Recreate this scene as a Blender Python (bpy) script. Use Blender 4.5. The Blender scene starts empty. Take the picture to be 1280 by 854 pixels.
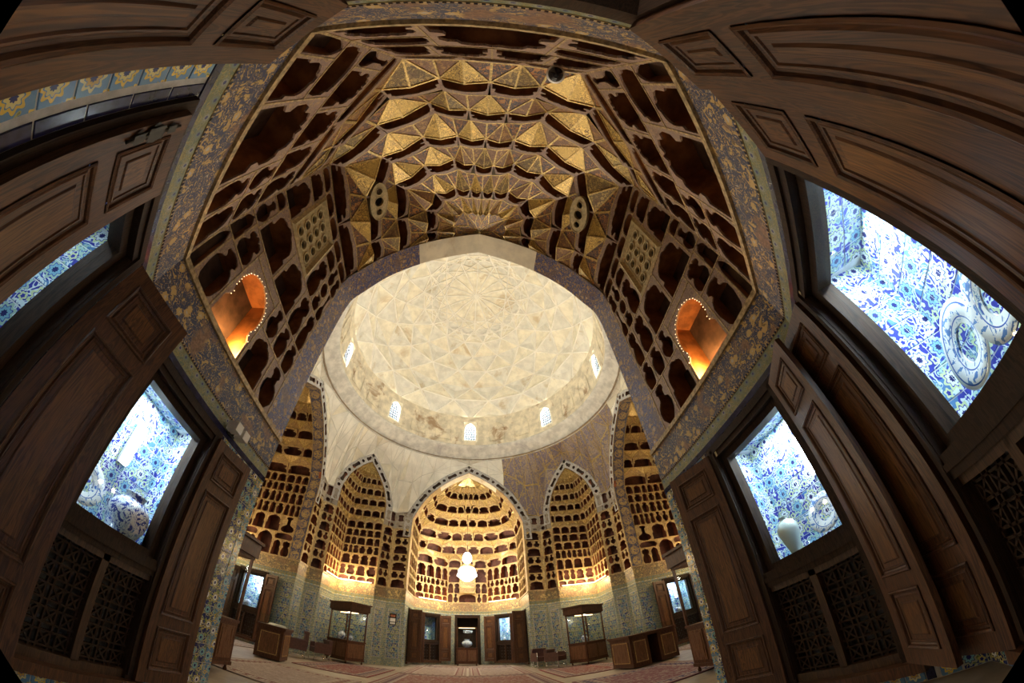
import bpy, math, random
from mathutils import Vector, Matrix
from mathutils.geometry import tessellate_polygon
random.seed(7)
S = bpy.context.scene
COL = S.collection
PI = math.pi
V = Vector

# ------------------------------------------------------------------ camera: a full-frame fisheye lens on a low tripod
CAM_POS = (0.046, -9.827, 1.10)
YAW, PITCH, ROLL = 0.172, 0.864, -0.082
F_PX, K_PX = 418.303, 0.055            # lens curve: r = f * (theta + k * theta^3) in pixels of a 1280-wide frame

def set_camera():
    cy, sy, cp, sp = math.cos(YAW), math.sin(YAW), math.cos(PITCH), math.sin(PITCH)
    fwd = V((sy*cp, cy*cp, sp)); r0 = V((cy, -sy, 0)); u0 = r0.cross(fwd)
    c, s = math.cos(ROLL), math.sin(ROLL)
    r = c*r0 + s*u0; u = -s*r0 + c*u0
    cam = bpy.data.cameras.new('camera'); o = bpy.data.objects.new('camera', cam); COL.objects.link(o)
    m = Matrix((r, u, -fwd)).transposed().to_4x4(); m.translation = V(CAM_POS); o.matrix_world = m
    cam.type = 'PANO'; cam.sensor_fit = 'HORIZONTAL'; cam.sensor_width = 36.0; cam.sensor_height = 36.0*854/1280
    cam.clip_start = 0.02; cam.clip_end = 200
    # fit theta(r in mm) = k1 r + k2 r^2 + k3 r^3 + k4 r^4 by least squares
    n = 60; rows = []; rhs = []
    for i in range(1, n+1):
        th = PI/2*1.03*i/n; rr = F_PX*(th + K_PX*th**3)*36.0/1280
        rows.append([rr**k for k in (1, 2, 3, 4)]); rhs.append(th)
    A = [[sum(a[i]*a[j] for a in rows) for j in range(4)] for i in range(4)]
    B = [sum(a[i]*t for a, t in zip(rows, rhs)) for i in range(4)]
    for i in range(4):
        p = A[i][i]
        for j in range(i, 4): A[i][j] /= p
        B[i] /= p
        for k in range(4):
            if k != i:
                f = A[k][i]
                for j in range(i, 4): A[k][j] -= f*A[i][j]
                B[k] -= f*B[i]
    cam.panorama_type = 'FISHEYE_LENS_POLYNOMIAL'
    cam.fisheye_fov = PI
    cam.fisheye_polynomial_k0 = 0.0
    cam.fisheye_polynomial_k1, cam.fisheye_polynomial_k2, cam.fisheye_polynomial_k3, cam.fisheye_polynomial_k4 = [-b for b in B]
    S.camera = o
set_camera()

# ------------------------------------------------------------------ world, light levels, exposure
S.view_settings.view_transform = 'Standard'; S.view_settings.look = 'None'
S.view_settings.gamma = 1.0; S.view_settings.use_curve_mapping = False
S.view_settings.exposure = 0.10
w = bpy.data.worlds.new('sky'); S.world = w; w.use_nodes = True
bg = w.node_tree.nodes['Background']; bg.inputs[0].default_value = (0.75, 0.86, 1.0, 1); bg.inputs[1].default_value = 1.8

def lamp(kind, name, loc, power, color, size=0.1, aim=None, size_y=None, spot=None, blend=0.6):
    l = bpy.data.lights.new(name, kind); o = bpy.data.objects.new(name, l); COL.objects.link(o)
    l.energy = power; l.color = color; o.location = loc
    if kind == 'AREA':
        l.size = size
        if size_y: l.shape = 'RECTANGLE'; l.size_y = size_y
    else:
        l.shadow_soft_size = size
    if spot: l.spot_size = spot; l.spot_blend = blend
    if aim is not None:
        o.rotation_euler = (V(aim) - V(loc)).to_track_quat('-Z', 'Y').to_euler()
    return o
WARM = (1.0, 0.74, 0.42); DAY = (0.86, 0.93, 1.0); CREAM = (1.0, 0.90, 0.74); TUBE = (0.80, 0.90, 1.0)
# daylight standing outside each of the eight dome windows, shining in through the grilles
for k in range(8):
    t = k*PI/4
    lamp('AREA', 'daylight_dome_window', (6.1*math.sin(t), 6.1*math.cos(t), 11.75), 520, DAY, 0.95, (0, 0, 10.2), 1.7)
# unseen spots added as fill at cornice height, thrown up at the dome
for k in range(4):
    t = PI/4 + k*PI/2
    lamp('SPOT', 'dome_fill', (5.3*math.sin(t), 5.3*math.cos(t), 3.6), 720, CREAM, 0.12, (-1.0*math.sin(t), -1.0*math.cos(t), 14.5), spot=1.5, blend=0.8)
# two more added fill spots without fittings, thrown across the hall into the near vault
for sx in (-1, 1):
    lamp('SPOT', 'vault_fill', (sx*3.55, 5.6, 3.7), 1700, (1.0, 0.87, 0.68), 0.12, (-sx*0.9, -8.6, 6.6), spot=0.62, blend=0.5)
# unseen area light added behind the camera, brightening the near leaves through the doorway
lamp('AREA', 'doorway_fill', (0, -11.5, 2.45), 34, (1.0, 0.95, 0.88), 0.9, (0, -9.6, 1.2), 0.4)

# ------------------------------------------------------------------ node expressions
class N:
    def __init__(s, nt, sock): s.nt = nt; s.k = sock
    def _m(s, op, *a):
        n = s.nt.nodes.new('ShaderNodeMath'); n.operation = op
        for i, x in enumerate((s,)+a):
            if isinstance(x, N): s.nt.links.new(x.k, n.inputs[i])
            else: n.inputs[i].default_value = x
        return N(s.nt, n.outputs[0])
    def __add__(s, o): return s._m('ADD', o)
    __radd__ = __add__
    def __sub__(s, o): return s._m('SUBTRACT', o)
    def __rsub__(s, o): return s._m('MULTIPLY', -1.0)._m('ADD', o)
    def __mul__(s, o): return s._m('MULTIPLY', o)
    __rmul__ = __mul__
    def __truediv__(s, o): return s._m('DIVIDE', o)
    def __lt__(s, o): return s._m('LESS_THAN', o)
    def __gt__(s, o): return s._m('GREATER_THAN', o)
    def f(s, op, *a): return s._m(op, *a)
    def fract(s): return s._m('FRACT')
    def floor(s): return s._m('FLOOR')
    def abs(s): return s._m('ABSOLUTE')
    def sin(s): return s._m('SINE')
    def cos(s): return s._m('COSINE')
    def max(s, o): return s._m('MAXIMUM', o)
    def min(s, o): return s._m('MINIMUM', o)
    def sstep(s, a, b):
        n = s.nt.nodes.new('ShaderNodeMapRange'); n.interpolation_type = 'SMOOTHSTEP'
        s.nt.links.new(s.k, n.inputs[0]); n.inputs[1].default_value = a; n.inputs[2].default_value = b
        return N(s.nt, n.outputs[0])

class Mat:
    def __init__(s, name, rough=0.6, metal=0.0, spec=0.4, coat=0.0):
        s.m = bpy.data.materials.new(name); s.m.use_nodes = True; s.nt = s.m.node_tree
        s.b = s.nt.nodes['Principled BSDF']
        s.b.inputs['Roughness'].default_value = rough; s.b.inputs['Metallic'].default_value = metal
        s.b.inputs['Specular IOR Level'].default_value = spec
        if coat: s.b.inputs['Coat Weight'].default_value = coat; s.b.inputs['Coat Roughness'].default_value = 0.25
        s.tc = s.nt.nodes.new('ShaderNodeTexCoord'); s.geo = s.nt.nodes.new('ShaderNodeNewGeometry')
    def uv(s):
        x = s.nt.nodes.new('ShaderNodeSeparateXYZ'); s.nt.links.new(s.tc.outputs['UV'], x.inputs[0])
        return N(s.nt, x.outputs[0]), N(s.nt, x.outputs[1])
    def obj(s):
        x = s.nt.nodes.new('ShaderNodeSeparateXYZ'); s.nt.links.new(s.tc.outputs['Object'], x.inputs[0])
        return [N(s.nt, x.outputs[i]) for i in range(3)]
    def vec(s, src='pos', scale=(1, 1, 1), x=None, y=None):
        if x is not None:
            c = s.nt.nodes.new('ShaderNodeCombineXYZ'); s.nt.links.new(x.k, c.inputs[0]); s.nt.links.new(y.k, c.inputs[1]); sock = c.outputs[0]
        else:
            sock = s.geo.outputs['Position'] if src == 'pos' else s.tc.outputs['Object'] if src == 'obj' else s.tc.outputs['UV']
        v = s.nt.nodes.new('ShaderNodeVectorMath'); v.operation = 'MULTIPLY'; s.nt.links.new(sock, v.inputs[0]); v.inputs[1].default_value = scale
        return v.outputs[0]
    def noise(s, vec, scale=5.0, detail=3.0, rough=0.55, dist=0.0):
        n = s.nt.nodes.new('ShaderNodeTexNoise'); s.nt.links.new(vec, n.inputs['Vector'])
        n.inputs['Scale'].default_value = scale; n.inputs['Detail'].default_value = detail
        n.inputs['Roughness'].default_value = rough; n.inputs['Distortion'].default_value = dist
        return N(s.nt, n.outputs[0])
    def voro(s, vec, scale=5.0, feature='F1', rnd=1.0, out=0):
        n = s.nt.nodes.new('ShaderNodeTexVoronoi'); n.feature = feature; s.nt.links.new(vec, n.inputs['Vector'])
        n.inputs['Scale'].default_value = scale; n.inputs['Randomness'].default_value = rnd
        return N(s.nt, n.outputs[out])
    def mix(s, fac, a, b):
        n = s.nt.nodes.new('ShaderNodeMix'); n.data_type = 'RGBA'
        if isinstance(fac, N): s.nt.links.new(fac.k, n.inputs[0])
        else: n.inputs[0].default_value = fac
        for x, i in ((a, 6), (b, 7)):
            if isinstance(x, tuple): n.inputs[i].default_value = (*x, 1) if len(x) == 3 else x
            else: s.nt.links.new(x, n.inputs[i])
        return n.outputs[2]
    def col(s, c):
        if isinstance(c, tuple): s.b.inputs['Base Color'].default_value = (*c, 1)
        else: s.nt.links.new(c, s.b.inputs['Base Color'])
        return s
    def bump(s, h, strength=0.4, dist=0.01):
        n = s.nt.nodes.new('ShaderNodeBump'); n.inputs['Strength'].default_value = strength; n.inputs['Distance'].default_value = dist
        s.nt.links.new(h.k, n.inputs['Height']); s.nt.links.new(n.outputs[0], s.b.inputs['Normal'])
        return s
    def set(s, name, v):
        if isinstance(v, N): s.nt.links.new(v.k, s.b.inputs[name])
        else: s.b.inputs[name].default_value = v
        return s

def flower(m, x, y, pitch, petals=8, stagger=True, size=0.36, warp=None):
    """rosettes on a staggered grid: radius field r, petal edge R, per-cell random"""
    X = x*(1/pitch); Y = y*(1/pitch)
    if stagger: X = X + (Y.floor()*0.5)
    fx = X.fract() - 0.5; fy = Y.fract() - 0.5
    r = (fx*fx + fy*fy).f('SQRT'); ph = fy.f('ARCTAN2', fx)
    rnd = ((X.floor()*12.9898 + Y.floor()*78.233).sin()*43758.5453).fract()
    R = (ph*petals).cos()*0.16 + 1.0
    return r, R*size, rnd, ph

MATS = {}
def tile_mat(name, bg, pale, leaf, fl_a, fl_b, pitch=0.2, vine=(0.75, 0.72, 0.45), rough=0.22, in_a=(0.80, 0.82, 0.74), in_b=(0.22, 0.50, 0.55), vw=0.018, stag=True, fsz=0.36):
    m = Mat(name, rough, 0, 0.5)
    x, y = m.uv()
    v = m.vec(x=x, y=y)
    n1 = m.noise(v, 3.2/pitch*0.35, 2, 0.5, 0.6); n2 = m.noise(v, 9.0*0.2/pitch, 2, 0.5, 1.2)
    c = m.mix(n1.sstep(0.53, 0.56), bg, pale)
    c = m.mix(((n2 - 0.5).abs() < vw), c, vine)
    c = m.mix(n2 > 0.61, c, leaf)
    c = m.mix(n2 > 0.66, c, tuple(0.55*a for a in leaf))
    r, R, rnd, ph = flower(m, x, y, pitch, 8, stag, fsz)
    edge = (r < R); c = m.mix(edge, c, m.mix(rnd > 0.45, fl_a, fl_b))
    c = m.mix(r < R*0.72, c, bg)
    c = m.mix(r < R*0.62, c, m.mix(rnd > 0.5, in_a, in_b))
    c = m.mix(r < R*0.30, c, (0.02, 0.025, 0.14))
    r2, R2, rn2, _ = flower(m, x + pitch*0.5, y + pitch*(0.27 if stag else 0.5), pitch, 5, stag, 0.15 if stag else 0.12)
    c = m.mix(r2 < R2, c, fl_a); c = m.mix(r2 < R2*0.5, c, bg)
    m.col(c); MATS[name] = m.m
    return m.m

def paint_mat(name, bg, gold, third, scale=1.0, wear=(0.30, 0.16, 0.09), wear_amt=0.60, metal=0.0, rough=0.5, src='pos', fl=True, th=.54):
    """painted gold arabesque on a dark ground, worn to the brown gesso in places"""
    m = Mat(name, rough, 0, 0.35)
    v = m.vec(src)
    a = m.noise(v, 6.5*scale, 2.5, 0.55, 1.4); b = m.noise(v, 17*scale, 2, 0.6, 0.8); d = m.noise(v, 1.6*scale, 3, 0.6)
    c = m.mix(a.sstep(th, th+.03), bg, gold)
    c = m.mix(((a - 0.44).abs() < 0.013), c, gold)
    c = m.mix((b > 0.60)*(a > 0.5), c, tuple(x*0.35 for x in gold))
    c = m.mix((b > 0.64)*(a < 0.47), c, third)
    vr = m.voro(v, 3.4*scale)
    if fl:
        rr = vr + (b - 0.5)*0.35
        c = m.mix(rr < 0.26, c, tuple(min(1, x*1.05) for x in gold)); c = m.mix(rr < 0.10, c, third)
    c = m.mix(d.sstep(wear_amt - 0.07, wear_amt + 0.05), c, m.mix(b.sstep(0.4, 0.6), wear, tuple(x*0.6 for x in wear)))
    m.col(c); m.set('Metallic', a.sstep(0.54, 0.57)*metal) if metal else None
    m.bump(a, 0.25, 0.006)
    MATS[name] = m.m
    return m.m

def wood_mat(name, dark, light, rough=0.42, src='obj', sc=1.0):
    m = Mat(name, rough, 0, 0.35)
    v = m.vec(src, (9*sc, 9*sc, 0.8*sc)); v2 = m.vec(src, (60*sc, 60*sc, 2.2*sc))
    a = m.noise(v, 1.3, 3, 0.6, 1.8); g = ((a*9.0).fract() - 0.5).abs()*2.0; f = m.noise(v2, 1.0, 2, 0.6)
    k = g.sstep(0.15, 0.9)*0.55 + f.sstep(0.3, 0.75)*0.45
    m.col(m.mix(k, dark, light)); m.bump(f, 0.15, 0.002); m.set('Roughness', f*0.25 + (rough - 0.12))
    MATS[name] = m.m
    return m.m

def flat_mat(name, c, rough=0.6, metal=0.0, var=0.25, scale=6.0, spec=0.4, bump=0.0, src='pos', dirt=None):
    m = Mat(name, rough, metal, spec)
    n = m.noise(m.vec(src), scale, 4, 0.6)
    lo = tuple(x*(1-var) for x in c); hi = tuple(min(1, x*(1+var*0.6)) for x in c)
    k = m.mix(n.sstep(0.32, 0.68), lo, hi)
    if dirt:
        d = m.noise(m.vec(src), scale*0.35, 5, 0.65, 0.6); k = m.mix(d.sstep(0.56, 0.70), k, dirt)
    m.col(k)
    if bump: m.bump(n, bump, 0.01)
    MATS[name] = m.m
    return m.m

def emit_mat(name, c, strength):
    m = Mat(name, 0.5); m.col((0.9, 0.9, 0.9)); m.b.inputs['Emission Color'].default_value = (*c, 1); m.b.inputs['Emission Strength'].default_value = strength
    MATS[name] = m.m
    return m.m

def glass_mat(name, tint=(0.93, 0.97, 0.96), refl=1.0):
    m = bpy.data.materials.new(name); m.use_nodes = True; nt = m.node_tree
    nt.nodes.remove(nt.nodes['Principled BSDF']); out = nt.nodes['Material Output']
    t = nt.nodes.new('ShaderNodeBsdfTransparent'); t.inputs[0].default_value = (*tint, 1)
    g = nt.nodes.new('ShaderNodeBsdfGlossy'); g.inputs['Roughness'].default_value = 0.02
    ge = nt.nodes.new('ShaderNodeNewGeometry'); dt = nt.nodes.new('ShaderNodeVectorMath'); dt.operation = 'DOT_PRODUCT'
    nt.links.new(ge.outputs['Incoming'], dt.inputs[0]); nt.links.new(ge.outputs['Normal'], dt.inputs[1])
    k = (1.0 - N(nt, dt.outputs['Value']).abs()).f('POWER', 5.0)*0.9 + 0.04     # Schlick, on the outer faces only
    mu = (k*refl*(1.0 - N(nt, ge.outputs['Backfacing']))).f('ADD', 0.0).k.node
    x = nt.nodes.new('ShaderNodeMixShader'); nt.links.new(mu.outputs[0], x.inputs[0]); nt.links.new(t.outputs[0], x.inputs[1]); nt.links.new(g.outputs[0], x.inputs[2])
    nt.links.new(x.outputs[0], out.inputs[0]); MATS[name] = m
    return m

YEL = (0.72, 0.55, 0.10); PYEL = (0.80, 0.72, 0.35); TURQ = (0.10, 0.33, 0.38); NAVY = (0.018, 0.025, 0.13)
tile_mat('tile_field', NAVY, (0.03, 0.05, 0.20), (0.28, 0.36, 0.12), (0.55, 0.48, 0.16), (0.36, 0.40, 0.30), 0.15, (0.42, 0.46, 0.24))
tile_mat('tile_border', (0.10, 0.22, 0.40), (0.13, 0.27, 0.42), (0.42, 0.40, 0.14), (0.70, 0.52, 0.10), (0.48, 0.48, 0.36), 0.14, (0.42, 0.40, 0.2))
tile_mat('tile_cabinet', (0.04, 0.05, 0.36), (0.10, 0.24, 0.48), (0.40, 0.62, 0.62), (0.62, 0.72, 0.42), (0.42, 0.60, 0.50), 0.20, (0.70, 0.82, 0.86), 0.22, (0.78, 0.86, 0.88), (0.22, 0.46, 0.62), 0.04)
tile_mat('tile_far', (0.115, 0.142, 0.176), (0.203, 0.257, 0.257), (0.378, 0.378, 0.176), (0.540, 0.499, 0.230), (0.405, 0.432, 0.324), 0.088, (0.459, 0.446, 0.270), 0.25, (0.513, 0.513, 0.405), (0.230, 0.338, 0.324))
tile_mat('tile_flower', (0.11, 0.24, 0.42), (0.12, 0.26, 0.44), (0.40, 0.40, 0.14), (0.72, 0.50, 0.07), (0.66, 0.60, 0.30), 0.15, (0.12, 0.25, 0.42), 0.22, (0.70, 0.62, 0.25), (0.55, 0.36, 0.08), 0.018, False, 0.34)
tile_mat('tile_panel_blue', (0.039, 0.052, 0.182), (0.065, 0.104, 0.260), (0.338, 0.403, 0.169), (0.520, 0.481, 0.182), (0.312, 0.364, 0.338), 0.19, (0.468, 0.481, 0.338), 0.25, (0.442, 0.468, 0.390), (0.156, 0.286, 0.338), 0.03)
tile_mat('vine_band', (0.17, 0.18, 0.085), (0.13, 0.155, 0.10), (0.32, 0.27, 0.09), (0.24, 0.25, 0.16), (0.20, 0.21, 0.15), 0.115, (0.40, 0.32, 0.10), 0.45, (0.30, 0.30, 0.25), (0.16, 0.22, 0.20))
flat_mat('dark_blue_tile', (0.02, 0.02, 0.07), 0.2, 0, 0.5, 14)
flat_mat('grout_white', (0.80, 0.82, 0.84), 0.9, 0, 0.1, 20)
flat_mat('grout', (0.46, 0.45, 0.43), 0.9, 0, 0.2, 20)
paint_mat('frieze_paint', (0.045, 0.055, 0.11), (0.50, 0.34, 0.13), (0.46, 0.43, 0.38), 1.9, (0.28, 0.16, 0.10), 0.60, th=.565)
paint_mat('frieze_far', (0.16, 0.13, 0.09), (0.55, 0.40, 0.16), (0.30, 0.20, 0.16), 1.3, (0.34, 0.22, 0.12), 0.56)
paint_mat('arch_blue', (0.05, 0.06, 0.17), (0.36, 0.22, 0.10), (0.42, 0.40, 0.46), 1.9, (0.20, 0.13, 0.12), 0.60)
paint_mat('arch_gold', (0.36, 0.22, 0.10), (0.62, 0.46, 0.18), (0.20, 0.16, 0.22), 2.2, (0.45, 0.30, 0.16), 0.62)
paint_mat('pendentive_blue', (0.16, 0.14, 0.22), (0.44, 0.31, 0.15), (0.30, 0.14, 0.09), 1.2, (0.40, 0.30, 0.24), 0.55)
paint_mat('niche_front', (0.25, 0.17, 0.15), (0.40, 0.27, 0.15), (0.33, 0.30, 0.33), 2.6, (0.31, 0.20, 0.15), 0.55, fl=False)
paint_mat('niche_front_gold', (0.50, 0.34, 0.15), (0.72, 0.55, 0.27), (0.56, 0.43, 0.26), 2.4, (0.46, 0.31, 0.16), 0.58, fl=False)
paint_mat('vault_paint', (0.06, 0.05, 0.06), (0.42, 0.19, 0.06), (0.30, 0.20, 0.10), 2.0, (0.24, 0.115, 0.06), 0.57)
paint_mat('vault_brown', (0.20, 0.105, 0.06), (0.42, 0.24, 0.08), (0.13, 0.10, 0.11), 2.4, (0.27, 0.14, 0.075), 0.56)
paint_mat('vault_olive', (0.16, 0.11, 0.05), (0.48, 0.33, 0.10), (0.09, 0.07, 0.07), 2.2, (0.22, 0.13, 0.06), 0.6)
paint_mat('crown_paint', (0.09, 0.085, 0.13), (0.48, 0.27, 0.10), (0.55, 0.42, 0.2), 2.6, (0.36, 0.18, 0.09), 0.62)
paint_mat('pier_brown', (0.36, 0.32, 0.28), (0.42, 0.34, 0.22), (0.24, 0.22, 0.23), 1.8, (0.34, 0.27, 0.2), 0.58, fl=False)
paint_mat('pier_grey', (0.50, 0.48, 0.46), (0.52, 0.47, 0.40), (0.38, 0.36, 0.37), 1.5, (0.46, 0.40, 0.32), 0.62, fl=False)
def gilt(name, c, dk, scale, rough=0.38):
    m = Mat(name, rough, 0.35, 0.5); v = m.vec('pos'); a = m.noise(v, 10*scale, 2, 0.6, 2.4); d = m.noise(v, 2.5*scale, 3)
    k = m.mix(((a - 0.5).abs() < 0.045), c, dk); k = m.mix(a > 0.61, k, dk); k = m.mix(d.sstep(0.35, 0.75), k, tuple(x*0.62 for x in c))
    m.col(k); m.bump(a, 0.5, 0.006); MATS[name] = m.m
gilt('gilt', (0.74, 0.50, 0.13), (0.12, 0.07, 0.03), 1.0)
gilt('gilt_pale', (0.88, 0.68, 0.28), (0.35, 0.22, 0.07), 0.8, 0.32)
flat_mat('gilt_rim', (0.52, 0.36, 0.13), 0.45, 0.45, 0.45, 30)
flat_mat('shelf_edge', (0.42, 0.30, 0.15), 0.55, 0.15, 0.5, 24)
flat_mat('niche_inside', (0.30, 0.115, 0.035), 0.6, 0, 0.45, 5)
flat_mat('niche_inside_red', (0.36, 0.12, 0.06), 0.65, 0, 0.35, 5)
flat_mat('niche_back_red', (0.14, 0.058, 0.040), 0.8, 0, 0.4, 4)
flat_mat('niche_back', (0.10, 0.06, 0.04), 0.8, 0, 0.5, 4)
wood_mat('walnut', (0.030, 0.015, 0.008), (0.10, 0.052, 0.026), 0.40)
wood_mat('walnut_red', (0.036, 0.014, 0.007), (0.135, 0.056, 0.022), 0.44)
wood_mat('walnut_panel', (0.055, 0.023, 0.009), (0.205, 0.088, 0.028), 0.42)
wood_mat('dark_frame', (0.016, 0.009, 0.006), (0.050, 0.027, 0.015), 0.6)
MATS['dark_frame'].node_tree.nodes['Principled BSDF'].inputs['Specular IOR Level'].default_value = 0.15
wood_mat('furniture_wood', (0.040, 0.015, 0.008), (0.135, 0.055, 0.025), 0.5)
MATS['furniture_wood'].node_tree.nodes['Principled BSDF'].inputs['Specular IOR Level'].default_value = 0.18
wood_mat('furniture_panel', (0.08, 0.033, 0.014), (0.22, 0.10, 0.045), 0.3)
flat_mat('plaster', (0.82, 0.75, 0.59), 0.85, 0, 0.14, 2.2, 0.2, 0.15, dirt=(0.62, 0.50, 0.33))
flat_mat('plaster_white', (0.86, 0.81, 0.70), 0.85, 0, 0.10, 2.0, 0.2, 0.1)
flat_mat('plaster_stained', (0.72, 0.63, 0.46), 0.9, 0, 0.22, 2.6, 0.2, 0.2, dirt=(0.36, 0.24, 0.14))
flat_mat('plaster_cool', (0.74, 0.70, 0.60), 0.88, 0, 0.12, 2.6, 0.2, 0.15, dirt=(0.58, 0.49, 0.34))
flat_mat('plaster_grey', (0.62, 0.58, 0.50), 0.9, 0, 0.2, 3.0, 0.2, 0.2, dirt=(0.40, 0.36, 0.33))
flat_mat('masonry', (0.35, 0.28, 0.2), 0.95, 0, 0.2, 3)
flat_mat('stone_floor', (0.30, 0.24, 0.18), 0.5, 0, 0.2, 3)
flat_mat('white_paint', (0.80, 0.80, 0.78), 0.5, 0, 0.05, 5)
flat_mat('black_plastic', (0.012, 0.012, 0.014), 0.12, 0, 0.1, 5, 0.6)
flat_mat('iron', (0.05, 0.045, 0.04), 0.5, 0.6, 0.3, 20)
flat_mat('chrome', (0.75, 0.76, 0.78), 0.15, 1.0, 0.05, 5)
flat_mat('leather', (0.10, 0.045, 0.035), 0.38, 0, 0.25, 18, 0.5)
flat_mat('lattice_cream', (0.50, 0.40, 0.22), 0.6, 0, 0.25, 20)
flat_mat('grille_dark', (0.10, 0.09, 0.085), 0.6, 0.2, 0.2, 20)
flat_mat('cloth_grey', (0.10, 0.105, 0.11), 0.9, 0, 0.3, 9)
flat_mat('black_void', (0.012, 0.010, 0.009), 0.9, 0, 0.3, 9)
flat_mat('paper', (0.78, 0.76, 0.72), 0.8, 0, 0.04, 5)
flat_mat('celadon', (0.66, 0.78, 0.76), 0.12, 0, 0.06, 8, 0.6)
emit_mat('tube_glow', TUBE, 26.0)
emit_mat('tube_dim', TUBE, 5.0)
emit_mat('bulb_glow', (1.0, 0.90, 0.72), 60.0)
emit_mat('warm_glow', (1.0, 0.66, 0.30), 6.0)
emit_mat('bead_glow', (1.0, 0.72, 0.40), 3.0)
emit_mat('crystal_glow', (1.0, 0.95, 0.86), 16.0)
glass_mat('glass')
glass_mat('glass_case', (0.96, 0.98, 0.97), 0.3)
def china(name, pitch, bgc=(0.80, 0.84, 0.86), blue=(0.03, 0.06, 0.32)):
    m = Mat(name, 0.12, 0, 0.6); v = m.vec('obj'); a = m.noise(v, 1.0/pitch, 2, 0.6, 1.5); b = m.noise(v, 2.2/pitch, 1, 0.5)
    x, y, z = m.obj(); c = m.mix(a.sstep(0.53, 0.57), bgc, blue); c = m.mix(((a - 0.45).abs() < 0.02), c, (0.15, 0.28, 0.55)); c = m.mix(b > 0.66, c, bgc)
    m.col(c); MATS[name] = m.m
china('china', 0.07); china('china_dense', 0.045)
def plate_mat():
    m = Mat('plate_china', 0.12, 0, 0.6); x, y, z = m.obj(); r = (x*x + z*z).f('SQRT')*(1/0.21); ph = z.f('ARCTAN2', x)
    v = m.vec('obj'); a = m.noise(v, 22, 2, 0.6, 1.2)
    W = (0.82, 0.87, 0.90); Bl = (0.05, 0.13, 0.46); P = (0.34, 0.56, 0.72)
    c = m.mix((a > 0.555)*(r < 0.60), W, P); c = m.mix((a > 0.60)*(r < 0.56), c, Bl)
    c = m.mix((r > 0.64)*(r < 0.93), c, m.mix(((ph*14).sin()*((r*22).sin())*0.5 + (a - 0.5)*7.0) > 0.55, W, (0.12, 0.26, 0.58)))
    c = m.mix(((r - 0.62).abs() < 0.015).max((r - 0.95).abs() < 0.02), c, Bl)
    m.col(c); MATS['plate_china'] = m.m
plate_mat()
def rug_mat(name, field, border, accent, pale, hx, hy):
    m = Mat(name, 0.95, 0, 0.1); x, y, z = m.obj(); v = m.vec('obj')
    d = ((x.abs() - hx)*-1.0).min((y.abs() - hy)*-1.0)
    a = m.noise(v, 9, 2, 0.6, 1.0); b = m.voro(v, 7.0); e = m.noise(v, 30, 2)
    c = m.mix(a.sstep(0.52, 0.56), field, accent); c = m.mix(b < 0.22, c, pale); c = m.mix(b < 0.10, c, border)
    r, R, rn, ph = flower(m, x, y, 0.24, 8, False)
    bc = m.mix(r < R, border, pale); bc = m.mix(r < R*0.5, bc, field)
    c = m.mix(d < 0.40, c, bc); c = m.mix(((d - 0.40).abs() < 0.03).max((d - 0.10).abs() < 0.025), c, pale); c = m.mix(d < 0.07, c, field)
    c = m.mix(e.sstep(0.3, 0.8)*0.3 + 0.15, c, (0.10, 0.07, 0.06)); m.col(c); m.bump(e, 0.3, 0.004); MATS[name] = m.m

def roundel_mat():
    m = Mat('arch_roundel', 0.5); x, y = m.uv(); n = m.noise(m.vec('pos'), 14, 2, .6, 1.0); d = m.noise(m.vec('pos'), 2.0, 3)
    fx = (x*(1/.42)).fract() - .5; gy = (y - .245)*(1/.42); r = (fx*fx + gy*gy).f('SQRT')
    bgc = m.mix(n.sstep(.54, .58), (.07, .075, .15), (.38, .27, .12))
    c = m.mix(r < .40, bgc, (.42, .30, .13)); c = m.mix(r < .34, c, m.mix(n.sstep(.48, .56), (.50, .36, .15), (.12, .11, .18)))
    c = m.mix(((y - .245).abs() > .215), c, (.42, .30, .13)); c = m.mix(d.sstep(.58, .70), c, (.26, .2, .17)); m.col(c); MATS['arch_roundel'] = m.m
roundel_mat()

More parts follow.
